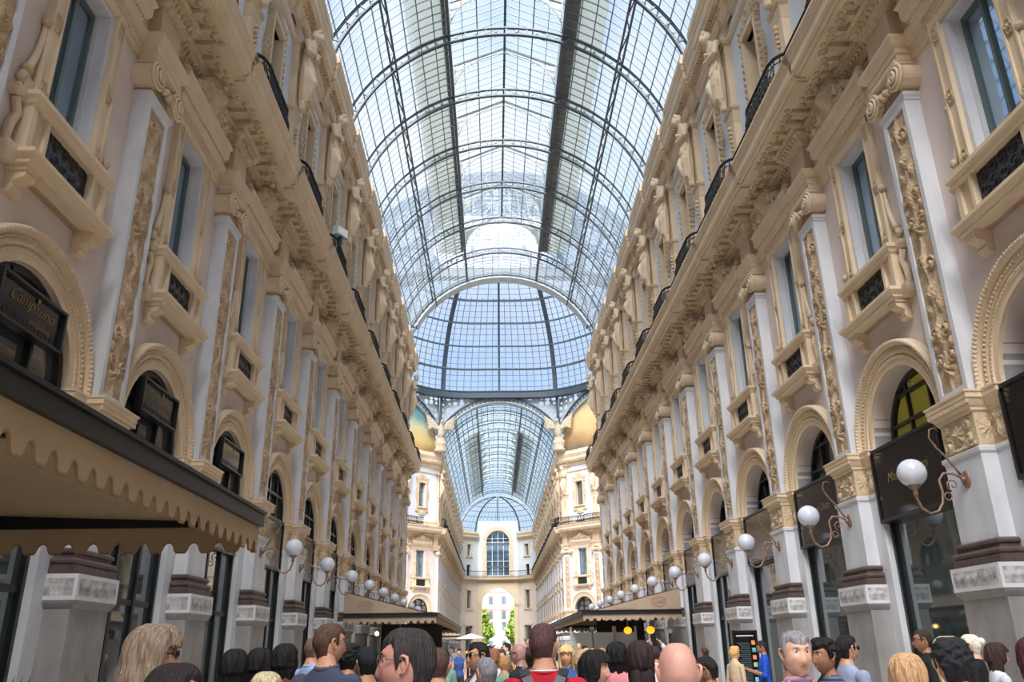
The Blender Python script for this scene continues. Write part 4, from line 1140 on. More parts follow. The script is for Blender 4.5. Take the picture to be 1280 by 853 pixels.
def vault(y0, y1, ys, tag, lab, glass, bars, step, l0, l1):
    """l0..l1 is the raised lantern; beyond it the glass closes over the crown"""
    root = props(link('ceiling_'+tag, None, None), f'barrel vaulted glass roof over the {lab}', 'glass roof', kind='structure')
    a0 = R(5); am = math.acos(2.75/7.95)
    for q, s in ((1,'a'),(-1,'b')):
        g = MB(); N = 30; v = []; f = []
        for i in range(N+1):
            t_ = a0+(am-a0)*i/N; v += [(q*7.95*math.cos(t_),y0,Z0+7.95*math.sin(t_)),(q*7.95*math.cos(t_),y1,Z0+7.95*math.sin(t_))]
            if i: f.append((2*i-2,2*i,2*i+1,2*i-1))
        g.add(v, f, glass); link('glass_slope', g.mesh('glass_slope', False), root)
    for ya, yb in ((y0,l0),(l1,y1)):
        if yb-ya < .5: continue
        g = MB(); v = []; f = []
        for i in range(15):
            t_ = am+(PI-2*am)*i/14; v += [(7.95*math.cos(t_),ya,Z0+7.95*math.sin(t_)),(7.95*math.cos(t_),yb,Z0+7.95*math.sin(t_))]
            if i: f.append((2*i-2,2*i,2*i+1,2*i-1))
        g.add(v, f, glass); link('crown_glass', g.mesh('crown_glass', False), root)
    g = MB()
    g.add([(-2.95,l0,31.12),(0,l0,32.42),(2.95,l0,31.12),(-2.95,l1,31.12),(0,l1,32.42),(2.95,l1,31.12)],[(0,1,4,3),(1,2,5,4)],glass)
    for y in (l0,l1): g.add([(-2.8,y,29.2),(2.8,y,29.2),(2.8,y,31.12),(0,y,32.4),(-2.8,y,31.12)],[(0,1,2,3,4)],glass)
    for y in (l0,l1):
        for x in (-2.1,-1.4,-.7,0,.7,1.4,2.1): g.beam((x,y,29.2),(x,y,32.3-abs(x)*.43),.05,.05,'steel_pale')
        for z in (29.8,30.4,31.0): g.beam((-2.8,y,z),(2.8,y,z),.05,.05,'steel_pale')
    link('lantern_glass', g.mesh('lantern_glass', False), root)
    g = MB()
    for q in (-1,1): g.add([(q*2.8,l0,29.2),(q*2.8,l1,29.2),(q*2.8,l1,31.1),(q*2.8,l0,31.1)],[(0,1,2,3)],'frosted_glass')
    link('lantern_sides', g.mesh('lantern_sides', False), root)
    b = MB(); n = int(round((y1-y0)/step))
    angs = [a0+(am-a0)*i/12 for i in range(13)]
    for i in range(n+1):
        y = y0+(y1-y0)*i/n
        for q in (-1,1):
            for t0, t1 in zip(angs, angs[1:]): b.beam((q*7.9*math.cos(t0),y,Z0+7.9*math.sin(t0)),(q*7.9*math.cos(t1),y,Z0+7.9*math.sin(t1)),bars,bars*1.3,'bar',up=(math.cos(t0),0,math.sin(t0)))
            if l0 <= y <= l1: b.beam((q*2.9,y,31.1),(0,y,32.38),bars,bars,'bar')
            else:
                aa = [am+(PI/2-am)*j/4 for j in range(5)]
                for t0, t1 in zip(aa, aa[1:]): b.beam((q*7.9*math.cos(t0),y,Z0+7.9*math.sin(t0)),(q*7.9*math.cos(t1),y,Z0+7.9*math.sin(t1)),bars,bars*1.3,'bar',up=(0,0,1))
    for i in range(1,12):
        t_ = angs[i]
        for q in (-1,1):
            x, z = q*7.88*math.cos(t_), Z0+7.88*math.sin(t_); b.beam((x,y0,z),(x,y1,z),bars*1.3,bars*1.3,'bar')
    for x in (-2.2,-1.45,-.72,.72,1.45,2.2):
        z = 32.36-abs(x)*.43; b.beam((x,l0,z),(x,l1,z),bars*(1.6 if abs(x) == 1.45 else .8),bars,'bar'); z = Z0+math.sqrt(7.9**2-x*x)
        for ya, yb in ((y0,l0),(l1,y1)):
            if yb-ya > .5: b.beam((x,ya,z),(x,yb,z),bars*1.2,bars,'bar')
    link('glazing_bars', b.mesh('glazing_bars'), root)
    for q in (-1,1):
        g = MB()
        for z in (28.95,29.35): g.beam((q*2.75,y0,z),(q*2.75,y1,z),.13,.09,'steel_dark')
        g.beam((q*2.75,y0,29.15),(q*2.75,y1,29.15),.03,.36,'steel_dark')
        link('main_girder', g.mesh('main_girder'), root)
        p = MB(); t_ = R(46); 
        for r in (7.84,7.42): p.beam((q*r*math.cos(t_),y0,Z0+r*math.sin(t_)),(q*r*math.cos(t_),y1,Z0+r*math.sin(t_)),.09,.09,'steel_dark')
        ys2 = [y for y in ys]
        for ya, yb in zip(ys2, ys2[1:]):
            for k in range(4):
                u0 = ya+(yb-ya)*k/4; u1 = ya+(yb-ya)*(k+1)/4; ra, rb = (7.42,7.84) if k % 2 else (7.84,7.42)
                p.beam((q*ra*math.cos(t_),u0,Z0+ra*math.sin(t_)),(q*rb*math.cos(t_),u1,Z0+rb*math.sin(t_)),.05,.05,'steel_dark')
        link('purlin', p.mesh('purlin'), root)
        e_ = 3.4 if q > 0 else 3.05
        w = MB(); w.box(*sorted((q*2.86,q*e_)),l0,l1,29.28,29.38,'walk_dark'); link('service_walkway', w.mesh('service_walkway'), root)
        w = MB(); w.box(*sorted((q*e_,q*4.7)),l0,l1,29.2,29.24,'frosted_glass'); link('dusty_walkway_glass', w.mesh('dusty_walkway_glass'), root)
    g = MB(); g.beam((0,l0,32.36),(0,l1,32.36),.12,.16,'steel_dark'); link('ridge_beam', g.mesh('ridge_beam'), root)
    for i, y in enumerate(ys):
        (ribt if l0-.1 <= y <= l1+.1 else ribn).place(Matrix.Translation((0,y,0)), f'curved iron lattice arch of the roof over the {lab}, {ORD[i]} from the near end', 'roof arch', 'iron arches of the '+tag+' roof', 'structure', merged=tag == 'far')
vault(-18, NEAR_END, [PY(k) for k in range(-4, 11)], 'near', 'near arcade', 'roof_glass', .038, .511, -18, PY(9))
vault(FAR0, 157.6, FP, 'far', 'far arcade', 'roof_glass_far', .06, .92, FP[3], 153.75)

# ---- end of the far arm: flat centre with tall arch, canted sides, glass half dome
def end_wall():
    YE = 161.8; HW = 3.9
    T = T_at(0, YE, R(180)); mb = MB()
    def arch_col(x, r, z0, zt, m, N=24):
        v = []; f = []
        for i in range(N+1):
            t_ = PI-PI*i/N; v += [(r*math.cos(t_),0,z0+r*math.sin(t_)),(r*math.cos(t_),0,zt),(r*math.cos(t_),-1.5,z0+r*math.sin(t_))]
            if i: o = 3*i; f += [(o-3,o,o+1,o-2),(o-3,o-1,o+2,o)]
        mb.add(v, f, m)
    mb.box(-HW,-3.05,-1.5,0,0,13.4,'tan'); mb.box(3.05,HW,-1.5,0,0,13.4,'tan'); arch_col(0,3.05,9.4,13.4,'tan')
    mb.box(-HW,HW,-1.5,0,13.4,14.5,'tan')
    mb.box(-HW,-2.3,-1.5,0,14.5,25.0,'white_plaster'); mb.box(2.3,HW,-1.5,0,14.5,25.0,'white_plaster'); arch_col(0,2.3,20.9,25.0,'white_plaster')
    solo('wall_end', mb, 'end wall of the far arcade with tall open archway', 'wall', kind='structure', T=T)
    t = Tpl('window'); a = t.part('surround')
    for r0, r1 in ((2.25,3.0),):
        v = []; f = []
        for i in range(33):
            t_ = PI*i/32; c, s = math.cos(t_), math.sin(t_); v += [(r0*c,-.1,20.9+r0*s),(r0*c,.2,20.9+r0*s),(r1*c,.2,20.9+r1*s),(r1*c,-.1,20.9+r1*s)]
            if i: o = 4*i; f += [(o-4+j,o+j,o+(j+1)%4,o-4+(j+1)%4) for j in range(4)]
        a.add(v, f, 'tan')
    for q in (-1,1): a.box(*sorted((q*2.25,q*3.0)),-.1,.2,14.5,20.9,'tan')
    s = t.part('sash')
    for x in (-2.2,-1.1,0,1.1,2.2): s.box(x-.06,x+.06,-.5,-.35,14.5,20.9+math.sqrt(max(0,2.25**2-x*x)),'white_paint')
    for z, h in ((14.6,.15),(16.2,.2),(17.3,.1),(20.4,.35),(21.6,.08),(20.9,.1)): s.box(-2.25,2.25,-.5,-.33,z,z+h,'frame_green' if h > .15 else 'white_paint')
    p = t.part('pane'); v = [(2.25*math.cos(PI*i/24),-.55,20.9+2.25*math.sin(PI*i/24)) for i in range(25)]+[(-2.25,-.55,14.5),(2.25,-.55,14.5)]; p.add(v,[tuple(range(27))],'pane_sky')
    t.place(T, 'large arched window over the archway at the far end', 'window', None, 'structure', wname())
    mb = MB(); T2 = T
    t = Tpl('trim'); m = t.part('archivolt')
    v = []; f = []
    for i in range(33):
        t_ = PI*i/32; c, s_ = math.cos(t_), math.sin(t_); v += [(3.05*c,.02,9.4+3.05*s_),(3.05*c,.25,9.4+3.05*s_),(3.5*c,.25,9.4+3.5*s_),(3.5*c,.02,9.4+3.5*s_)]
        if i: o = 4*i; f += [(o-4+j,o+j,o+(j+1)%4,o-4+(j+1)%4) for j in range(4)]
    m.add(v, f, 'tan')
    for q in (-1,1): m.box(*sorted((q*3.1,q*3.75)),0,.25,0,9.2,'tan'); m.box(*sorted((q*3.05,q*3.85)),0,.35,9.2,9.6,'tan_deep')
    t.place(T, 'carved surround of the tall archway at the far end', 'trim', None, 'structure', 'trim_30')
    # canted sides
    for q, sn in ((1,'right'),(-1,'left')):
        cx, cy = q*(W0+HW)/2, (158.4+YE)/2; th = 180-q*math.degrees(math.atan2(YE-158.4, W0-HW))
        TT = T_at(cx, cy, R(th)); L = math.hypot(YE-158.4, W0-HW)/2
        mb = MB()
        def hole(x, za, zb, zt, zl): mb.box(-L,-x,-1,0,zl,zt,wm); mb.box(x,L,-1,0,zl,zt,wm); mb.box(-x,x,-1,0,zb,zt,wm); mb.box(-x,x,-1,0,zl,za,wm); mb.box(-x,x,-1,-.5,za,zb,'dark_backing')
        wm = 'plaster'; hole(.9,0,5.6,7.4,0); hole(.55,8.6,11.9,14.4,7.4); wm = 'white_plaster'; hole(.5,14.6,16.6,17.4,14.4); hole(.5,18.2,20.4,22.8,17.4)
        solo('wall_canted_'+sn, mb, f'{sn} canted wall beside the archway at the far end', 'wall', kind='structure', T=TT)
        for k, (x, za, zb) in enumerate(((.9,.1,5.6),(.55,8.6,11.9),(.5,18.2,20.4))):
            t = Tpl('window'); s_ = t.part('surround')
            for w in (-1,1): s_.box(*sorted((w*x,w*(x+.3))),0,.15,za,zb+.3,'tan')
            s_.box(-x-.3,x+.3,0,.2,zb,zb+.35,'tan'); s_.box(-x-.35,x+.35,0,.25,max(0,za-.2),za,'tan')
            p = t.part('pane'); p.box(-x,x,-.4,-.35,za,zb,'pane'); t.place(TT, f'{["ground floor","tall middle","small upper"][k]} window in the {sn} canted wall at the far end', 'window', None, 'structure', wname())
    # cornices wrap round the apse
    root = props(link('trim_31', None, None), 'cornice and balcony ledge wrapping round the far end', 'cornice', kind='structure')
    pts = [(-W0,158.4),(-HW,YE),(HW,YE),(W0,158.4)]
    for nm, prof in (('balcony_ledge',P_COR),('eave_cornice',P_EAV)):
        m = MB(); v = []; off = []
        nrm = [Vector((.712,-.70)),Vector((.383,-.924)),Vector((-.383,-.924)),Vector((-.712,-.70))]
        for (x, y), n_ in zip(pts, nrm):
            for o, z in prof: v.append((x+n_.x*o*1.05, y+n_.y*o*1.05, z))
        k = len(prof); f = []
        for i in range(3):
            if nm == 'eave_cornice' and i == 1: continue
            for j in range(k-1): f.append((i*k+j,(i+1)*k+j,(i+1)*k+j+1,i*k+j+1))
        m.add(v, f, 'tan'); link(nm, m.mesh(nm), root)
    mb = MB(); pr = [(-W0+.5,157.9),(-HW+.3,YE-.9),(HW-.3,YE-.9),(W0-.5,157.9)]
    for (a, b), (c, d) in zip(pr, pr[1:]):
        mb.beam((a,b,15.4),(c,d,15.4),.08,.08,'iron'); mb.beam((a,b,14.5),(c,d,14.5),.06,.06,'iron'); n = 22
        for i in range(n): u = i/n; x = a+(c-a)*u; y = b+(d-b)*u; mb.beam((x,y,14.5),(x,y,15.4),.03,.03,'iron')
    solo('balcony_railing', mb, 'black railing across the end wall above the tall archway', 'railing')
    # half dome
    root = props(link('ceiling_apse', None, None), 'glass half dome closing the far end of the arcade', 'glass roof', kind='structure')
    g = MB(); N = 24; NM = 10; v = []; f = []; r = 7.7
    for i in range(NM+1):
        a = PI/2*.97*i/NM
        for k in range(N+1): t_ = PI*k/N; v.append((r*math.cos(a)*math.cos(t_), 157.6+.75*r*math.cos(a)*math.sin(t_), 22.6+r*.85*math.sin(a)))
    for i in range(NM):
        for k in range(N): f.append((i*(N+1)+k, i*(N+1)+k+1, (i+1)*(N+1)+k+1, (i+1)*(N+1)+k))
    g.add(v, f, 'roof_glass_far', True); link('glass', g.mesh('glass', False), root)
    for t_ in (R(20),R(55),R(90),R(125),R(160)):
        m = MB(); pts = [(7.6*math.cos(a)*math.cos(t_), 157.6+.74*7.6*math.cos(a)*math.sin(t_), 22.6+7.6*.85*math.sin(a)) for a in np.linspace(0,1.5,12)]
        m.tube(pts,.14 if t_ in (R(55),R(125)) else .09,'steel_dark',5); link('rib', m.mesh('rib'), root)
    m = MB()
    for a in np.linspace(0,1.4,9): m.tube([(7.62*math.cos(a)*math.cos(t_),157.6+.74*7.62*math.cos(a)*math.sin(t_),22.6+7.62*.85*math.sin(a)) for t_ in np.linspace(0.05,PI-.05,22)],.05 if a > 0 else .14,'steel',4)
    for t_ in np.linspace(.1,PI-.1,26): m.tube([(7.62*math.cos(a)*math.cos(t_),157.6+.74*7.62*math.cos(a)*math.sin(t_),22.6+7.62*.85*math.sin(a)) for a in np.linspace(0,1.3,8)],.03,'bar',3)
    link('glazing_bars', m.mesh('glazing_bars'), root)
end_wall()

# ---- ground and the square outside
mb = MB(); mb.box(-30,30,-20,175,-.3,0,'floor_stone'); solo('floor', mb, 'pale polished stone floor of the arcade', 'floor', kind='structure')
mb = MB(); mb.box(-60,60,175,262,-.35,-.02,'paving'); solo('ground', mb, 'bright paved square outside the far archway', 'ground', kind='structure')
def outside():
    t = Tpl('city_building'); w = t.part('wall'); w.box(-24,24,0,10,0,19,'white_paint'); 
    for z in (4.8,11.2,15.6): t.parts[0][1].box(-24.2,24.2,-.5,0,z,z+.35,'pink_stone')
    r = t.part('roof'); r.box(-24.4,24.4,-.6,10,19,19.8,'pink_stone'); r.box(-22,22,1,9,19.8,22,'pink_stone')
    bl = t.part('balustrade'); 
    for z in (12.1,16.4): bl.box(-24,24,-.5,-.4,z,z+.12,'white_paint')
    root = t.place(T_at(0,226,0), 'white building with pink ledges beyond the square', 'building')
    wm = MB(); wm.box(-.62,.62,-.06,.02,0,2.0,'pane_sky'); wm.box(-.75,.75,-.12,0,2.0,2.2,'pink_stone'); wm.box(-.75,.75,-.15,0,-.15,0,'pink_stone'); me = wm.mesh('window')
    for i in range(12):
        for z in (1.4,6.0,8.7,12.4,16.6): link('window', me, root).location = (-19.25+3.5*i,0,z)
    for q, sn in ((-1,'left'),(1,'right')):
        t = Tpl('leafy_tree'); tr = t.part('trunk'); tr.tube([(0,0,0),(.1,0,2),(0,.1,4),(.2,0,6)],[.22,.18,.14,.06],'bark',8)
        for a in range(5): tr.tube([(0,0,2.6+.3*a),(1.2*math.cos(a*1.3),1.2*math.sin(a*1.3),4.2+.5*a)],[.1,.03],'bark',5)
        cr = t.part('foliage'); rg = np.random.default_rng(5+q)
        for i in range(2600):
            d = rg.normal(size=3); d /= np.linalg.norm(d); rad = rg.uniform(.45,1)**.5
            lump = 1+.22*math.sin(d[0]*5+q)+.2*math.sin(d[2]*6+2)
            c = np.array([0,0,5.2])+d*rad*lump*np.array([2.3,2.3,3.6]); a = rg.normal(size=3)*.24; b = rg.normal(size=3)*.24
            cr.add([tuple(c-a),tuple(c+b),tuple(c+a),tuple(c-b)],[(0,1,2,3)],'leaf')
        t.place(T_at(q*3.75-.1+(0 if q < 0 else .5), 186, q), f'leafy green tree seen through the archway, {sn} of the monument', 'tree', 'trees in the square', name='leafy_tree')
    mb = MB(); mb.box(-.9,.9,-.9,.9,0,3.6,'white_paint'); mb.loft([(0,0,3.6,.7,.7),(0,0,5.6,.6,.6),(0,0,5.8,.8,.8),(0,0,6.0,.8,.8)],'white_paint',12)
    mb.loft([(0,0,6.0,.55,.45),(0,0,7.2,.5,.4),(0,0,8.3,.42,.34),(0,0,9.2,.52,.36),(0,0,9.6,.2,.2),(0,0,9.9,.22,.24),(0,0,10.3,.2,.22),(0,0,10.5,.05,.05)],'white_paint',14)
    solo('stone_monument', mb, 'pale standing figure monument on a tall pedestal in the square', 'monument', T=T_at(.0,195,0))
outside()
# plain unseen end behind the viewer, its height shaped to shade the near bays
mb = MB(); mb.box(-9,-4,-20,-18.2,0,26,'tan'); mb.box(4,9,-20,-18.2,0,26,'tan'); mb.box(-4,4,-20,-18.2,14,26,'tan')
solo('wall_entrance_shading', mb, 'unseen entrance wall behind the viewer, height set to shade the near end', 'wall', kind='structure')
# ------------------------------------------------------------------ awnings, signs, furniture
def scallop(mb, a, b, z0, zb, m, n, th=.02, edge='canvas_trim'):
    """hanging valance from a to b with rounded notches"""
    a = Vector(a); b = Vector(b); N = n*12; v = []; f = []; d = (b-a).normalized(); nn = Vector((-d.y, d.x, 0))*th/2
    for i in range(N+1):
        p = a+(b-a)*i/N; t = (i % 12)/12; q = 1-((t-.5)/.26)**2; z = zb+(z0-zb)*.40*math.sqrt(q) if q > 0 else zb+.008*abs(math.cos(PI*t))
        v += [tuple(p-nn)[:2]+(z0,), tuple(p-nn)[:2]+(z+.015,), tuple(p-nn)[:2]+(z,), tuple(p+nn)[:2]+(z,), tuple(p+nn)[:2]+(z+.015,), tuple(p+nn)[:2]+(z0,)]
    f1 = []; f2 = []
    for i in range(N):
        o = 6*i; f1 += [(o,o+6,o+7,o+1),(o+4,o+10,o+11,o+5)]; f2 += [(o+1,o+7,o+8,o+2),(o+2,o+8,o+9,o+3),(o+3,o+9,o+10,o+4)]
    mb.add(v, f1, m); mb.add(v, f2, edge)
def awning(side, y0, y1, xf, zf, zw, label, cm, n, tri=True, zb=None):
    """sloping cafe awning from the wall out to xf"""
    t = Tpl('cafe_awning'); xw = side*6.62; zb = zb or zf-.32
    c = t.part('roof_cloth'); c.add([(xw,y0,zw),(side*xf,y0,zf),(side*xf,y1,zf),(xw,y1,zw),(xw,y0,zw-.03),(side*xf,y0,zf-.03),(side*xf,y1,zf-.03),(xw,y1,zw-.03)],[(0,1,2,3),(4,7,6,5),(0,4,5,1),(1,5,6,2),(2,6,7,3),(3,7,4,0)],cm)
    if tri:
        for y in (y0, y1): e = t.part('end_cloth'); e.add([(xw,y,zf),(side*xf,y,zf),(xw,y,zw),(xw,y+.02,zf),(side*xf,y+.02,zf),(xw,y+.02,zw)],[(0,1,2),(3,5,4),(0,3,4,1),(1,4,5,2),(2,5,3,0)],cm)
    fr = t.part('frame')
    for (a, b) in (((side*xf,y0),(side*xf,y1)),((xw,y0),(side*xf,y0)),((xw,y1),(side*xf,y1))):
        fr.beam((*a,zf),(*b,zf),.12,.14,'awning_frame'); fr.beam((*a,zf+.07),(*b,zf+.07),.17,.03,'awning_frame')
    k = int((y1-y0)/3.2)
    for i in range(1,k): y = y0+(y1-y0)*i/k; fr.beam((xw,y,zw-.06),(side*xf,y,zf-.06),.05,.05,'awning_frame')
    va = t.part('valance'); scallop(va,(side*xf,y0,0),(side*xf,y1,0),zf-.06,zb,cm,int((y1-y0)/.24)); scallop(va,(xw,y0,0),(side*xf,y0,0),zf-.06,zb,cm,13); scallop(va,(xw,y1,0),(side*xf,y1,0),zf-.06,zb,cm,13)
    return t.place(Matrix.Identity(4), label, 'awning', 'cafe awnings')
a1 = awning(-1,-3,8.8,3.23,3.0,3.12,'large tan cafe awning with scalloped valance at the near left','canvas',13,tri=False,zb=2.66)
a2 = awning(-1,33.5,58,3.0,2.94,3.85,'taupe cafe awning under the globe lamps on the left wall','canvas_taupe',13)
a3 = awning(1,33.5,58,2.75,2.94,3.85,'taupe cafe awning with oval emblem on the right wall','canvas_taupe',13)
a4 = awning(-1,96,112,3.6,2.94,3.6,'distant awning at the start of the far left arcade','canvas_taupe',13)
a5 = awning(1,132,150,4.4,2.94,3.4,'distant small awning in the far right arcade','canvas_taupe',13)

def text_mesh(s, size, shear=0, ext=.002, m='gold', space=1.0, off=0):
    cu = bpy.data.curves.new('t','FONT'); cu.body = s; cu.size = size; cu.shear = shear; cu.extrude = ext; cu.align_x = 'CENTER'; cu.offset = off; cu.space_character = space
    o = bpy.data.objects.new('t', cu); COL.objects.link(o); dg = bpy.context.evaluated_depsgraph_get()
    me = bpy.data.meshes.new_from_object(o.evaluated_get(dg)); bpy.data.objects.remove(o); me.materials.clear(); me.materials.append(M[m]); return me
FLIP = Matrix.Rotation(PI,4,'Z') @ Matrix.Rotation(PI/2,4,'X')
def on_wall(side, y, x_, d, z): return side_T(side, y) @ Matrix.Translation((x_, d, z)) @ FLIP
tm = text_mesh('Massimo Dutti', .27, .35, m='gold_pale', off=-.006)
for i, k in enumerate((-1,0,1)):
    o = link('gold_lettering', tm, None, on_wall(1, PY(k)+2.3, 0, .145, 4.66)); props(o, f'gold slanted lettering on the black sign of the {ORD[i]} bay of the right wall', 'lettering', 'gold sign lettering')
t1 = text_mesh('Camparino', .25, .5, off=-.006); t2 = text_mesh('in Galleria', .13, .5, m='gold', off=-.003)
sb = Tpl('hanging_sign'); b_ = sb.part('panel'); b_.box(-.80,.80,.04,.10,5.86,6.44,'sign_black')
f_ = sb.part('frame')
for z in (5.85,6.45): f_.box(-.84,.84,.0,.16,z-.022,z+.022,'black_metal')
for x in (-.82,.82): f_.box(x-.022,x+.022,.0,.16,5.84,6.46,'black_metal')
for i in range(16): f_.box(-.78+.1*i,-.768+.1*i,.10,.108,5.88,6.0,'iron')
for i, k in enumerate((-1,0,1)):
    r_ = sb.place(side_T(-1, PY(k)+2.3), f'black framed hanging sign with gold script in the {ORD[i]} arched window of the left wall', 'sign', 'hanging signs with gold script')
    for me, dz, sc in ((t1,6.17,1),(t2,5.98,1)):
        o = link('lettering', me, r_); o.matrix_parent_inverse = Matrix.Identity(4); o.matrix_local = Matrix.Translation((-.0 if dz > 6.1 else -.25,.112,dz)) @ FLIP
    d_ = MB(); d_.ball((-.12,.12,6.37),.035,'gold',10,6,(1,.3,1)); link('gold_dot', d_.mesh('gold_dot'), r_)
# glowing panel before the pane, standing in for a lit room with a P
mb = MB(); v = [(1.2*math.cos(a), -.425, 5.46+1.2*math.sin(a)) for a in np.linspace(0,PI*.62,20)]+[(-.36,-.425,5.46)]
mb.add(v+[(a,-.434,c) for a, b, c in v],[tuple(range(21)),tuple(range(21,42))],'room_yellow')
o = solo('window_poster', mb, 'glowing yellow green stand-in for a lit room with letter P in the right arched window', 'poster', T=side_T(1, PY(0)+2.3))
pl = link('lettering', text_mesh('P.', .42, 0, m='white_paint'), o); pl.matrix_local = Matrix.Translation((.28,-.415,6.5)) @ FLIP

# menu board
t = Tpl('menu_board'); p = t.part('panel'); p.box(-.31,.31,-.04,.0,.35,2.03,'sign_black'); f_ = t.part('frame')
f_.box(-.34,.34,-.05,.02,2.0,2.06,'black_metal'); f_.box(-.34,.34,-.05,.02,.3,.36,'black_metal')
for x in (-.33,.33): f_.box(x-.02,x+.02,-.05,.02,0,2.06,'black_metal')
l_ = t.part('printed_text')
for i in range(26): l_.box(-.12,.24-.05*(i*7 % 3),.0,.004,1.72-.05*i,1.735-.05*i,'steel')
l_.box(-.24,.24,.0,.004,1.9,1.93,'white_paint')
for i, c in enumerate(((230,120,60),(60,170,160),(220,110,80),(150,170,110),(120,170,160),(90,150,200),(140,120,90))):
    dm('photo_%d' % i, c, tuple(min(255,x+60) for x in c), 18, .5); q = t.part('food_picture'); q.box(-.27,-.17,0,.006,1.68-.19*i,1.79-.19*i,'photo_%d' % i)
t.place(T_at(6.25,24.0,R(180)), 'tall black menu board with coloured pictures by the right shop fronts', 'menu board')

# lanterns, screens and dim cafe under the right awning
for i, (x, y, z, c) in enumerate(((4.85,36,2.3,'lantern_orange'),(5.55,34.6,2.28,'lantern_orange'),(6.3,34.4,2.28,'globe'))):
    t = Tpl('cafe_lantern'); g = t.part('shade'); g.ball((0,0,0),.17,c,16,12,(1,1,.85)); s_ = t.part('pole'); s_.tube([(0,0,.12),(0,0,1.0)] if c != 'globe' else [(0,0,-2.28),(0,0,-.1)],.02,'bronze',6)
    t.place(Matrix.Translation((x,y,z)), ['glowing orange lantern nearer the gallery under the right awning','glowing orange lantern next to the white one under the right awning','round white lamp on a post under the right awning'][i], 'lantern', 'cafe lanterns')
for i in range(2):
    t = Tpl('cafe_lantern'); g = t.part('shade'); g.ball((0,0,0),.09,'bulb',12,8); s_ = t.part('pole'); s_.tube([(0,0,.08),(0,0,1.25)],.015,'bronze',6)
    t.place(Matrix.Translation((-5.9+.85*i,38+1.5*i,2.35)), ['small warm lamp close to the wall under the left awning','small warm lamp further out under the left awning'][i], 'lantern', 'warm lamps')
for i in range(3):
    t = Tpl('cafe_screen'); s_ = t.part('panel'); s_.box(-.42,.42,-.02,.02,.25,1.95,'board_white'); p = t.part('posts')
    for x in (-.48,.48): p.box(x-.05,x+.05,-.06,.06,0,2.45,'board_white'); p.ball((x,0,2.5),.07,'board_white',8,6)
    q = t.part('rail'); q.box(-.48,.48,-.05,.05,1.95,2.3,'board_white')
    t.place(T_at(3.3+1.02*i,40,0), f'white panelled cafe screen under the right awning, {ORD[i]} from the gallery side', 'screen', 'white cafe screens')
dm('dark_wood', (52,40,32), (66,50,40), 2, .7)
mb = MB(); mb.box(4.2,6.5,41.5,41.6,0,2.9,'dark_wood'); solo('cafe_partition', mb, 'dark brown partition under the right cafe awning', 'partition')
mb = MB(); mb.box(-6.5,-3.4,44,44.1,0,2.9,'dark_wood'); solo('cafe_partition', mb, 'dark brown partition under the left cafe awning', 'partition')
# emblem and lettering on the end cloth of the mid awnings
for side, zz, aw in ((1,3.33,a3),(-1,3.33,a2)):
    e = MB(); cx = side*5.75; e.tube([(cx+.30*math.cos(a), 33.47, zz+.17*math.sin(a)) for a in np.linspace(0,2*PI,29)[:-1]],.008,'canvas_trim',4,closed=True)
    o = link('oval_emblem', e.mesh('oval_emblem'), aw)
    l1 = link('lettering', text_mesh('Caffè', .2, .4, m='canvas_trim'), aw); l1.matrix_local = Matrix.Translation((cx,33.475,zz-.06)) @ Matrix.Rotation(PI/2,4,'X')
    if side > 0: l2 = link('lettering', text_mesh('Gran Ristorante', .12, .3, m='canvas_trim'), aw); l2.matrix_local = Matrix.Translation((4.4,33.475,3.05)) @ Matrix.Rotation(PI/2,4,'X')
t = Tpl('floodlight'); b_ = t.part('housing'); b_.box(-.28,.28,-.12,.12,-.17,.17,'steel_pale'); b_.box(-.24,.24,.12,.13,-.13,.13,'board_white'); b_ = t.part('bracket'); b_.box(-.03,.03,-.1,.1,-.5,-.15,'steel_dark')
t.place(T_at(-6.16,25.9,R(-120),15.66), 'small grey floodlight clamped to the left balcony railing', 'floodlight')
t = Tpl('parasol'); p = t.part('canopy'); p.loft([(0,0,2.6,1.5,1.5),(0,0,2.7,1.5,1.5),(0,0,3.1,.1,.1)],'white_paint',8); q = t.part('pole'); q.tube([(0,0,0),(0,0,2.8)],.03,'bronze',8)
t.place(T_at(-3.2,90,0), 'white parasol at the left mouth of the far arcade', 'parasol')
# shopping crowd plants by the near left pier
for i, (x, y) in enumerate(((-5.7,8.9),(-5.0,9.6))):
    t = Tpl('potted_plant'); p = t.part('pot'); p.loft([(0,0,0,.2,.2),(0,0,.5,.28,.28),(0,0,.52,.3,.3),(0,0,.58,.3,.3)],'black_metal',16); l_ = t.part('foliage'); rg = np.random.default_rng(i)
    for k in range(60):
        a = rg.uniform(0,2*PI); h = rg.uniform(.4,1.0); w = rg.uniform(.1,.36); P0 = Vector((w*.2*math.cos(a),w*.2*math.sin(a),.55)); P1 = Vector((w*math.cos(a),w*math.sin(a),.55+h)); s_ = Vector((-math.sin(a),math.cos(a),0))*.05; mid = (P0+P1)/2+Vector((0,0,.1))
        l_.add([tuple(P0),tuple(mid+s_),tuple(P1),tuple(mid-s_)],[(0,1,2,3)],'leaf')
    t.place(T_at(x,y,0), ['leafy potted plant against the first pier beyond the near awning','leafy potted plant further out beside the near awning'][i], 'plant')

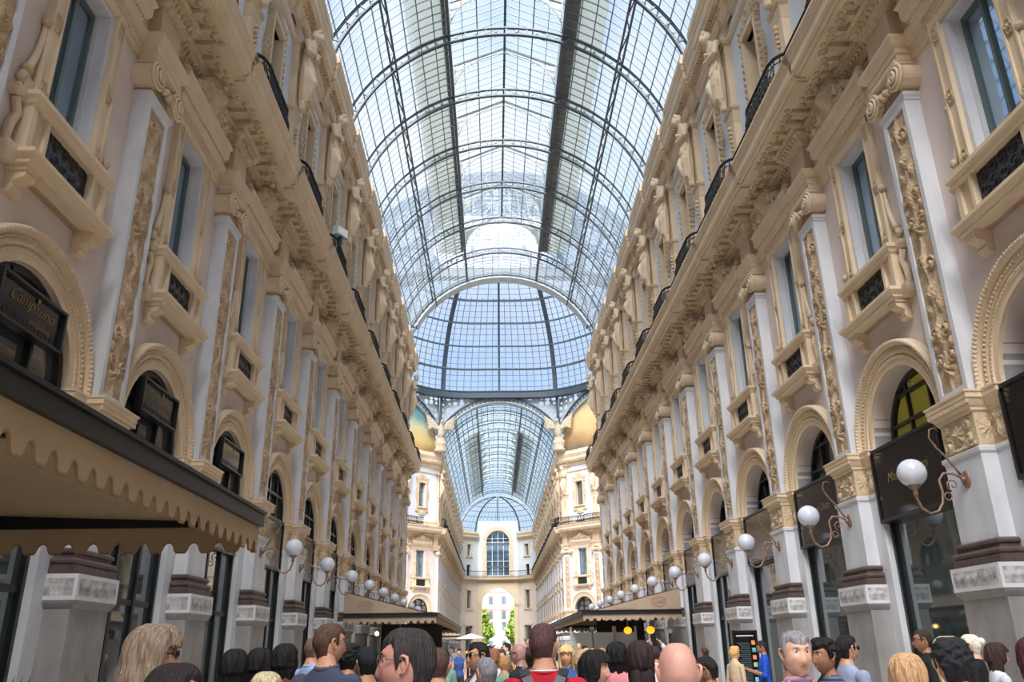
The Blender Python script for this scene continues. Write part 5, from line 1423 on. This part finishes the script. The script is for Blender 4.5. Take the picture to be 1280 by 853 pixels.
# ------------------------------------------------------------------ people
S1 = (214,160,132); S2 = (226,178,152); S3 = (196,140,108); S4 = (168,118,92); S5 = (236,196,178)
def backpack(root):
    m = MB(); m.loft([(0,-.23,.98,.12,.07),(0,-.24,1.04,.15,.09),(0,-.25,1.25,.15,.10),(0,-.22,1.36,.11,.07),(0,-.2,1.39,.03,.02)],'black_metal',16)
    b = link('backpack', m.mesh('backpack'), root)
    for q in (-1,1):
        s_ = MB(); pts = [(q*.07,-.16,1.40),(q*.10,-.115,1.455),(q*.115,-.03,1.487),(q*.12,.06,1.455),(q*.125,.125,1.36),(q*.13,.13,1.2),(q*.15,.05,1.08)]
        for a, c in zip(pts, pts[1:]): s_.beam(a, c, .055, .022, 'black_metal', up=(0,-1,.6))
        s_.beam((q*.07,-.16,1.40),(q*.13,-.155,1.22),.055,.02,'black_metal',up=(0,-1,0))
        link('strap', s_.mesh('strap'), root)
    s_ = MB(); s_.tube([(.10,-.12,1.44),(.02,-.15,1.40),(-.08,-.17,1.34),(-.14,-.17,1.26)],.012,'black_metal',6); link('shoulder_cord', s_.mesh('shoulder_cord'), root)
def vest(root):
    m = MB(); m.loft([(0,.0,.92,.18,.13),(0,0,1.1,.165,.12),(0,.008,1.3,.165,.126)],'black_metal',20); 
    for q in (-1,1): m.tube([(q*.09,.125,1.29),(q*.105,.07,1.42),(q*.105,-.02,1.475),(q*.09,-.11,1.40),(q*.08,-.125,1.3)],.022,'black_metal',6)
    link('dark_vest', m.mesh('dark_vest'), root)
def lanyard(root):
    m = MB()
    for q in (-1,1): m.tube([(q*.055,-.04,1.49),(q*.07,.03,1.49),(q*.05,.095,1.40),(q*.02,.13,1.2),(0,.13,1.08)],.007,'pink_stone',5)
    link('lanyard', m.mesh('lanyard'), root)
def phone(root):
    m = MB(); m.box(-.04,.04,.40,.41,1.18,1.32,'black_metal'); link('phone', m.mesh('phone'), root)
def bag(root):
    m = MB(); m.loft([(.02,.30,.62,.12,.06),(.02,.30,.85,.14,.06),(.02,.30,.86,.14,.06)],'board_white',10); m.tube([(-.05,.30,.86),(-.02,.30,.98),(.06,.30,.98),(.09,.30,.86)],.008,'board_white',5); link('shopping_bag', m.mesh('shopping_bag'), root)
def collar(c):
    def fn(root):
        m = MB(); m.ring(0,0,[(0,0),(0,.01)],'white_paint') if 0 else None
        pts = [(.068*math.cos(a), -.012+.064*math.sin(a), 1.488+.012*math.sin(a)) for a in np.linspace(0,2*PI,21)[:-1]]
        m.tube(pts,.016,cloth(c),6,closed=True); link('collar', m.mesh('collar'), root)
    return fn
def stripe_collar(root):
    collar((190,24,48))(root)
    m = MB(); m.tube([(.078*math.cos(a), -.012+.074*math.sin(a), 1.488) for a in np.linspace(0,2*PI,21)[:-1]],.006,'white_paint',5,closed=True); link('collar_piping', m.mesh('collar_piping'), root)
HB = (44,34,28); HBL = (18,16,18); HG = (128,124,124)
person(-2.24,3.85,78,1.80,'woman with smooth grey blonde bob and sunglasses near the left awning',skin_c=S1,top=(24,26,34),hair='bob',hair_c=(118,102,88),female=True,glasses='dark')
person(-1.80,2.94,70,1.66,'dark haired man seen only from the brow up in front of the bobbed woman',skin_c=(224,150,140),top=(60,60,70),hair='short',hair_c=(34,28,28))
person(-2.82,7.06,-10,1.70,'woman with long dark curly hair in a pink top near the left piers',skin_c=S3,top=(176,104,168),hair='shoulder',hair_c=HBL,female=True)
person(-2.80,7.70,12,1.71,'woman with straight black hair between the pink top and the taller dark head',skin_c=S3,top=(40,36,40),hair='long',hair_c=HBL,female=True)
person(-2.52,7.45,20,1.74,'woman with thick black hair over a patterned dark dress left of the striped shirt',skin_c=S3,top=(96,52,40),hair='long',hair_c=(14,12,13),female=True)
person(-1.84,4.28,150,1.60,'person with short ash blonde hair low in front of the black haired women',skin_c=S2,top=(90,90,90),hair='short',hair_c=(176,164,134),female=True)
person(-2.62,9.09,40,1.83,'tall man with cropped balding head in a pale blue shirt behind the striped shirt',skin_c=S1,top=(150,170,214),hair='crop',hair_c=(92,72,66),sleeve='long',extra=collar((160,180,220)))
person(-1.87,5.99,22,1.865,'tall brown haired man in a grey blue striped shirt seen from behind',skin_c=S1,top=(74,80,104),stripe=((52,58,80),36),hair='short',hair_c=(72,52,40),sleeve='long',hyaw=-35,glasses='wire',extra=collar((70,76,100)))
person(-2.03,7.80,10,1.74,'dark haired person just right of the tall striped shirt man',skin_c=S3,top=(70,74,92),hair='curly',hair_c=HBL)
person(-1.76,7.06,-30,1.71,'black haired person in a light blue shirt left of the bespectacled man',skin_c=S3,top=(112,136,186),hair='fringe',hair_c=(16,20,26))
person(-1.04,3.20,-84,1.765,'dark haired man in wire glasses, profile to the left, closest to the camera',skin_c=(222,160,148),top=(70,76,90),hair='short',hair_c=(48,44,46),glasses='wire',hpitch=2)
person(-1.12,5.99,4,1.70,'man with thinning brown hair half hidden behind the bespectacled man',skin_c=S1,top=(50,80,130),hair='crop',hair_c=(74,54,46))
person(-.87,7.91,-118,1.745,'man in dark sunglasses, white shirt and black waistcoat',skin_c=S3,top=(226,228,240),hair='short',hair_c=(20,18,20),sleeve='long',glasses='dark',extra=vest,arms='down')
person(-.79,6.63,-30,1.63,'grey haired person in a mottled grey jacket in front of the waistcoat man',skin_c=S1,top=(128,126,132),hair='crop',hair_c=(112,110,116),sleeve='long')
person(-.75,12.83,-20,1.67,'person in a red cap and white sleeveless top in the middle crowd',skin_c=S2,top=(228,226,232),hair='shoulder',hair_c=(120,80,56),female=True,sleeve='none',cap=(214,36,52))
person(-.43,5.34,4,1.835,'man in a crimson polo shirt with black backpack seen from behind',skin_c=S1,top=(190,24,48),hair='crop',hair_c=(70,48,46),hyaw=-14,extra=lambda r: (backpack(r), stripe_collar(r)))
person(-.05,5.99,52,1.66,'young woman with long black hair turning her face to the right',skin_c=S2,top=(40,36,40),hair='long',hair_c=(18,15,17),female=True,hyaw=-62)
person(.44,8.34,8,1.72,'person in a black cap with long black hair and pink shirt',skin_c=S2,top=(222,140,150),hair='long',hair_c=(14,13,15),female=True,cap=(18,18,22),sleeve='long')
person(.31,6.20,2,1.72,'woman with very long straight dark brown hair seen from behind',skin_c=S2,top=(60,50,50),hair='verylong',hair_c=(40,30,29),female=True)
person(-.01,3.42,2,1.71,'bald man seen from behind, closest to the centre of the gallery',skin_c=(232,176,160),top=(150,160,176),hair=None)
person(1.10,7.48,-60,1.60,'dark haired man in a teal patterned shirt looking down beside the bald man',skin_c=S4,top=(20,92,128),stripe=((14,74,108),50,'z'),hair='short',hair_c=(22,19,20),hpitch=-18,extra=collar((20,92,128)))
person(3.71,16.03,62,1.65,'woman with curly blonde hair in a long beige dress reading the menu board',skin_c=S2,top=(202,178,148),bottom=(202,178,148),bot='skirt',hair='curly',hair_c=(186,146,90),female=True,sleeve='long',extra=bag,arms='bag')
person(4.57,17.10,-78,1.75,'man in a bright blue t-shirt looking down at a phone beside the menu board',skin_c=S4,top=(24,80,196),hair='short',hair_c=(24,20,20),arms='phone',hpitch=-22,extra=phone)
person(.98,4.92,176,1.76,'grey haired man in a white shirt with lanyard facing the camera',skin_c=(238,188,164),top=(236,238,242),hair='short',hair_c=(124,122,128),extra=lambda r: (lanyard(r), collar((190,150,190))(r)))
person(1.72,6.41,-112,1.72,'man with tousled black hair in a navy striped t-shirt looking left',skin_c=S4,top=(48,56,78),stripe=((104,112,136),9,'z'),hair='curly',hair_c=(18,16,18))
person(2.58,8.12,72,1.76,'man in black sunglasses and pale blue t-shirt looking right',skin_c=S1,top=(150,160,190),hair='short',hair_c=(20,18,19),glasses='dark')
person(4.35,10.15,-70,1.83,'close cropped man in sunglasses and black shirt by the right shop window',skin_c=S4,top=(28,28,32),hair='crop',hair_c=(40,34,32),glasses='dark')
person(1.61,4.92,10,1.62,'woman with strawberry blonde hair low in front of the dark wavy haired man',skin_c=S5,top=(220,200,190),hair='shoulder',hair_c=(178,140,104),female=True)
person(1.66,4.50,8,1.70,'man with wavy black hair seen from behind between the two blondes',skin_c=S1,top=(200,196,200),hair='curly',hair_c=(30,30,36))
person(2.27,5.67,-6,1.71,'woman with long pale blonde hair beyond the wavy haired man',skin_c=S5,top=(240,220,226),hair='long',hair_c=(206,182,134),female=True)
person(4.62,9.62,-50,1.76,'person in a cream headscarf and black coat by the right pier',skin_c=S2,top=(22,22,26),hair='bun',hair_c=(206,196,176),female=True,sleeve='long')
person(4.43,8.87,100,1.66,'woman with dark brown hair in a white top facing right beside the right pier',skin_c=S2,top=(216,222,236),hair='shoulder',hair_c=(46,32,30),female=True)
person(2.96,5.88,10,1.70,'woman with reddish dark hair in a white top at the right edge',skin_c=S2,top=(232,234,240),hair='long',hair_c=(70,30,38),female=True)
person(-2.28,12.83,172,1.79,'white haired man facing the camera under the left cafe awning',skin_c=S2,top=(60,56,60),hair='short',hair_c=(214,212,212))
person(-.44,10.15,-64,1.74,'bald man with sunglasses in a dark shirt left of the crimson polo',skin_c=(178,130,128),top=(34,34,46),hair=None,glasses='dark')
person(-.36,8.02,30,1.71,'woman with dark brown ponytail close to the crimson polo man',skin_c=S2,top=(60,100,140),hair='bun',hair_c=(52,34,30),female=True)
person(.07,7.91,35,1.67,'person with short sandy blonde hair and glasses behind the young woman',skin_c=S1,top=(90,120,160),hair='short',hair_c=(160,132,100),glasses='wire')
person(1.84,13.90,0,1.68,'person in a white shirt raising both arms in front of the dark cafe doorway',skin_c=S3,top=(232,230,242),hair='short',hair_c=(50,26,30),arms='high',sleeve='long')
# the walking crowd further down the gallery
rg = random.Random(11)
tops = [((200,60,70),'red'),((230,230,235),'white'),((60,90,160),'blue'),((40,40,48),'black'),((220,170,90),'mustard'),((120,160,140),'sage green'),((200,150,170),'pink'),((110,110,120),'grey'),((150,190,220),'sky blue'),((90,60,50),'brown')]
hairs = [((30,24,22),'dark hair','short',False),((24,20,20),'long dark hair','long',True),((150,110,70),'light brown hair','short',False),((196,160,110),'blonde shoulder hair','shoulder',True),((120,116,116),'grey hair','short',False),((70,46,34),'brown curly hair','curly',False),((60,40,30),'brown bun','bun',True),(None,'bald head',None,False)]
combos = [(t_, h_) for t_ in tops for h_ in hairs]; rg.shuffle(combos)
spots = []; tries = 0
while len(spots) < 78 and tries < 9000:
    tries += 1; u = rg.random(); y = 11+62*u**1.5; x = rg.uniform(-2.9,2.7)
    if 13 < y < 30 and rg.random() < .35: x = rg.uniform(-4.5,4.5)
    if y < 15 and x > 1.2: continue
    if y < 14 and x < -1.6: continue
    if any((x-a)**2+(y-b)**2 < .62**2 for a, b in spots+[(3.71,16.03),(4.57,17.1),(1.84,13.9),(-.75,12.83),(-2.28,12.83)]): continue
    spots.append((x, y))
spots.sort(key=lambda p: p[1])
for i, (x, y) in enumerate(spots):
    (tc, tn), (hc, hn, hs, fem) = combos[i % len(combos)]
    d = 'nearer' if i < 26 else 'middle' if i < 52 else 'distant'
    sl = ['short','long','none'][i % 3] if fem else ['short','long'][i % 2]; face = rg.choice([0,12,-15,175,190,160,-90,90])
    back = 'walking away' if abs(face) < 30 else 'facing the camera' if face > 150 else 'turned sideways'
    person(x, y, face, rg.uniform(1.58,1.84) if not fem else rg.uniform(1.54,1.72), f'{d} passer-by with {hn} in {tn} top, {back}', 'people in the gallery crowd', skin_c=rg.choice([S1,S2,S3,S5]), top=tc, bottom=rg.choice([(50,54,66),(40,40,44),(170,160,140)]), hair=hs, hair_c=hc or (60,50,45), female=fem, sleeve=sl, lod=1, bot='skirt' if fem and i % 4 == 1 else 'trousers')

# ------------------------------------------------------------------ light, sky, camera
w = bpy.data.worlds.new('sky'); SC.world = w; w.use_nodes = True; nt = w.node_tree; n = nt.nodes; l = nt.links
bg = n['Background']; tc = n.new('ShaderNodeTexCoord'); nz = n.new('ShaderNodeTexNoise'); nz.inputs['Scale'].default_value = 2.6; nz.inputs['Detail'].default_value = 7; nz.inputs['Roughness'].default_value = .55
l.new(tc.outputs['Generated'], nz.inputs['Vector'])
rp = n.new('ShaderNodeValToRGB'); rp.color_ramp.elements[0].position = .42; rp.color_ramp.elements[1].position = .62
rp.color_ramp.elements[0].color = (.50,.68,.94,1); rp.color_ramp.elements[1].color = (.90,.92,.96,1)
l.new(nz.outputs['Fac'], rp.inputs['Fac']); l.new(rp.outputs['Color'], bg.inputs['Color']); bg.inputs['Strength'].default_value = SKY
sd = bpy.data.lights.new('sun','SUN'); sd.energy = SUN; sd.angle = R(SUN_ANGLE); sd.color = (1,.95,.885)
so = bpy.data.objects.new('sun', sd); COL.objects.link(so)
dv = -Vector((math.sin(R(SUN_AZ))*math.cos(R(SUN_EL)), -math.cos(R(SUN_AZ))*math.cos(R(SUN_EL)), math.sin(R(SUN_EL))))
so.rotation_euler = dv.to_track_quat('-Z','Y').to_euler()

cam = bpy.data.cameras.new('camera'); co = bpy.data.objects.new('camera', cam); COL.objects.link(co)
cam.sensor_width = 36; cam.lens = 1015.05/1280*36; cam.clip_end = 1000
p_, y_, r_ = R(20.687), R(1.4428), R(-.8524)
cp, sp, cy, sy = math.cos(p_), math.sin(p_), math.cos(y_), math.sin(y_)
fw = Vector((sy*cp, cy*cp, sp)); rt = Vector((cy, -sy, 0)); up = rt.cross(fw)
rt2 = rt*math.cos(r_)+up*math.sin(r_); up2 = -rt*math.sin(r_)+up*math.cos(r_)
co.matrix_world = Matrix(((rt2.x,up2.x,-fw.x,-.73),(rt2.y,up2.y,-fw.y,0),(rt2.z,up2.z,-fw.z,1.7),(0,0,0,1)))
SC.camera = co
vs = SC.view_settings; SC.display_settings.display_device = 'sRGB'; vs.view_transform = 'Standard'; vs.look = 'None'; vs.gamma = 1; vs.exposure = EXPO; vs.use_curve_mapping = False
SC.cycles.max_bounces = 8; SC.cycles.transparent_max_bounces = 16; SC.cycles.diffuse_bounces = 4; SC.cycles.glossy_bounces = 3
SC.cycles.sample_clamp_indirect = 6
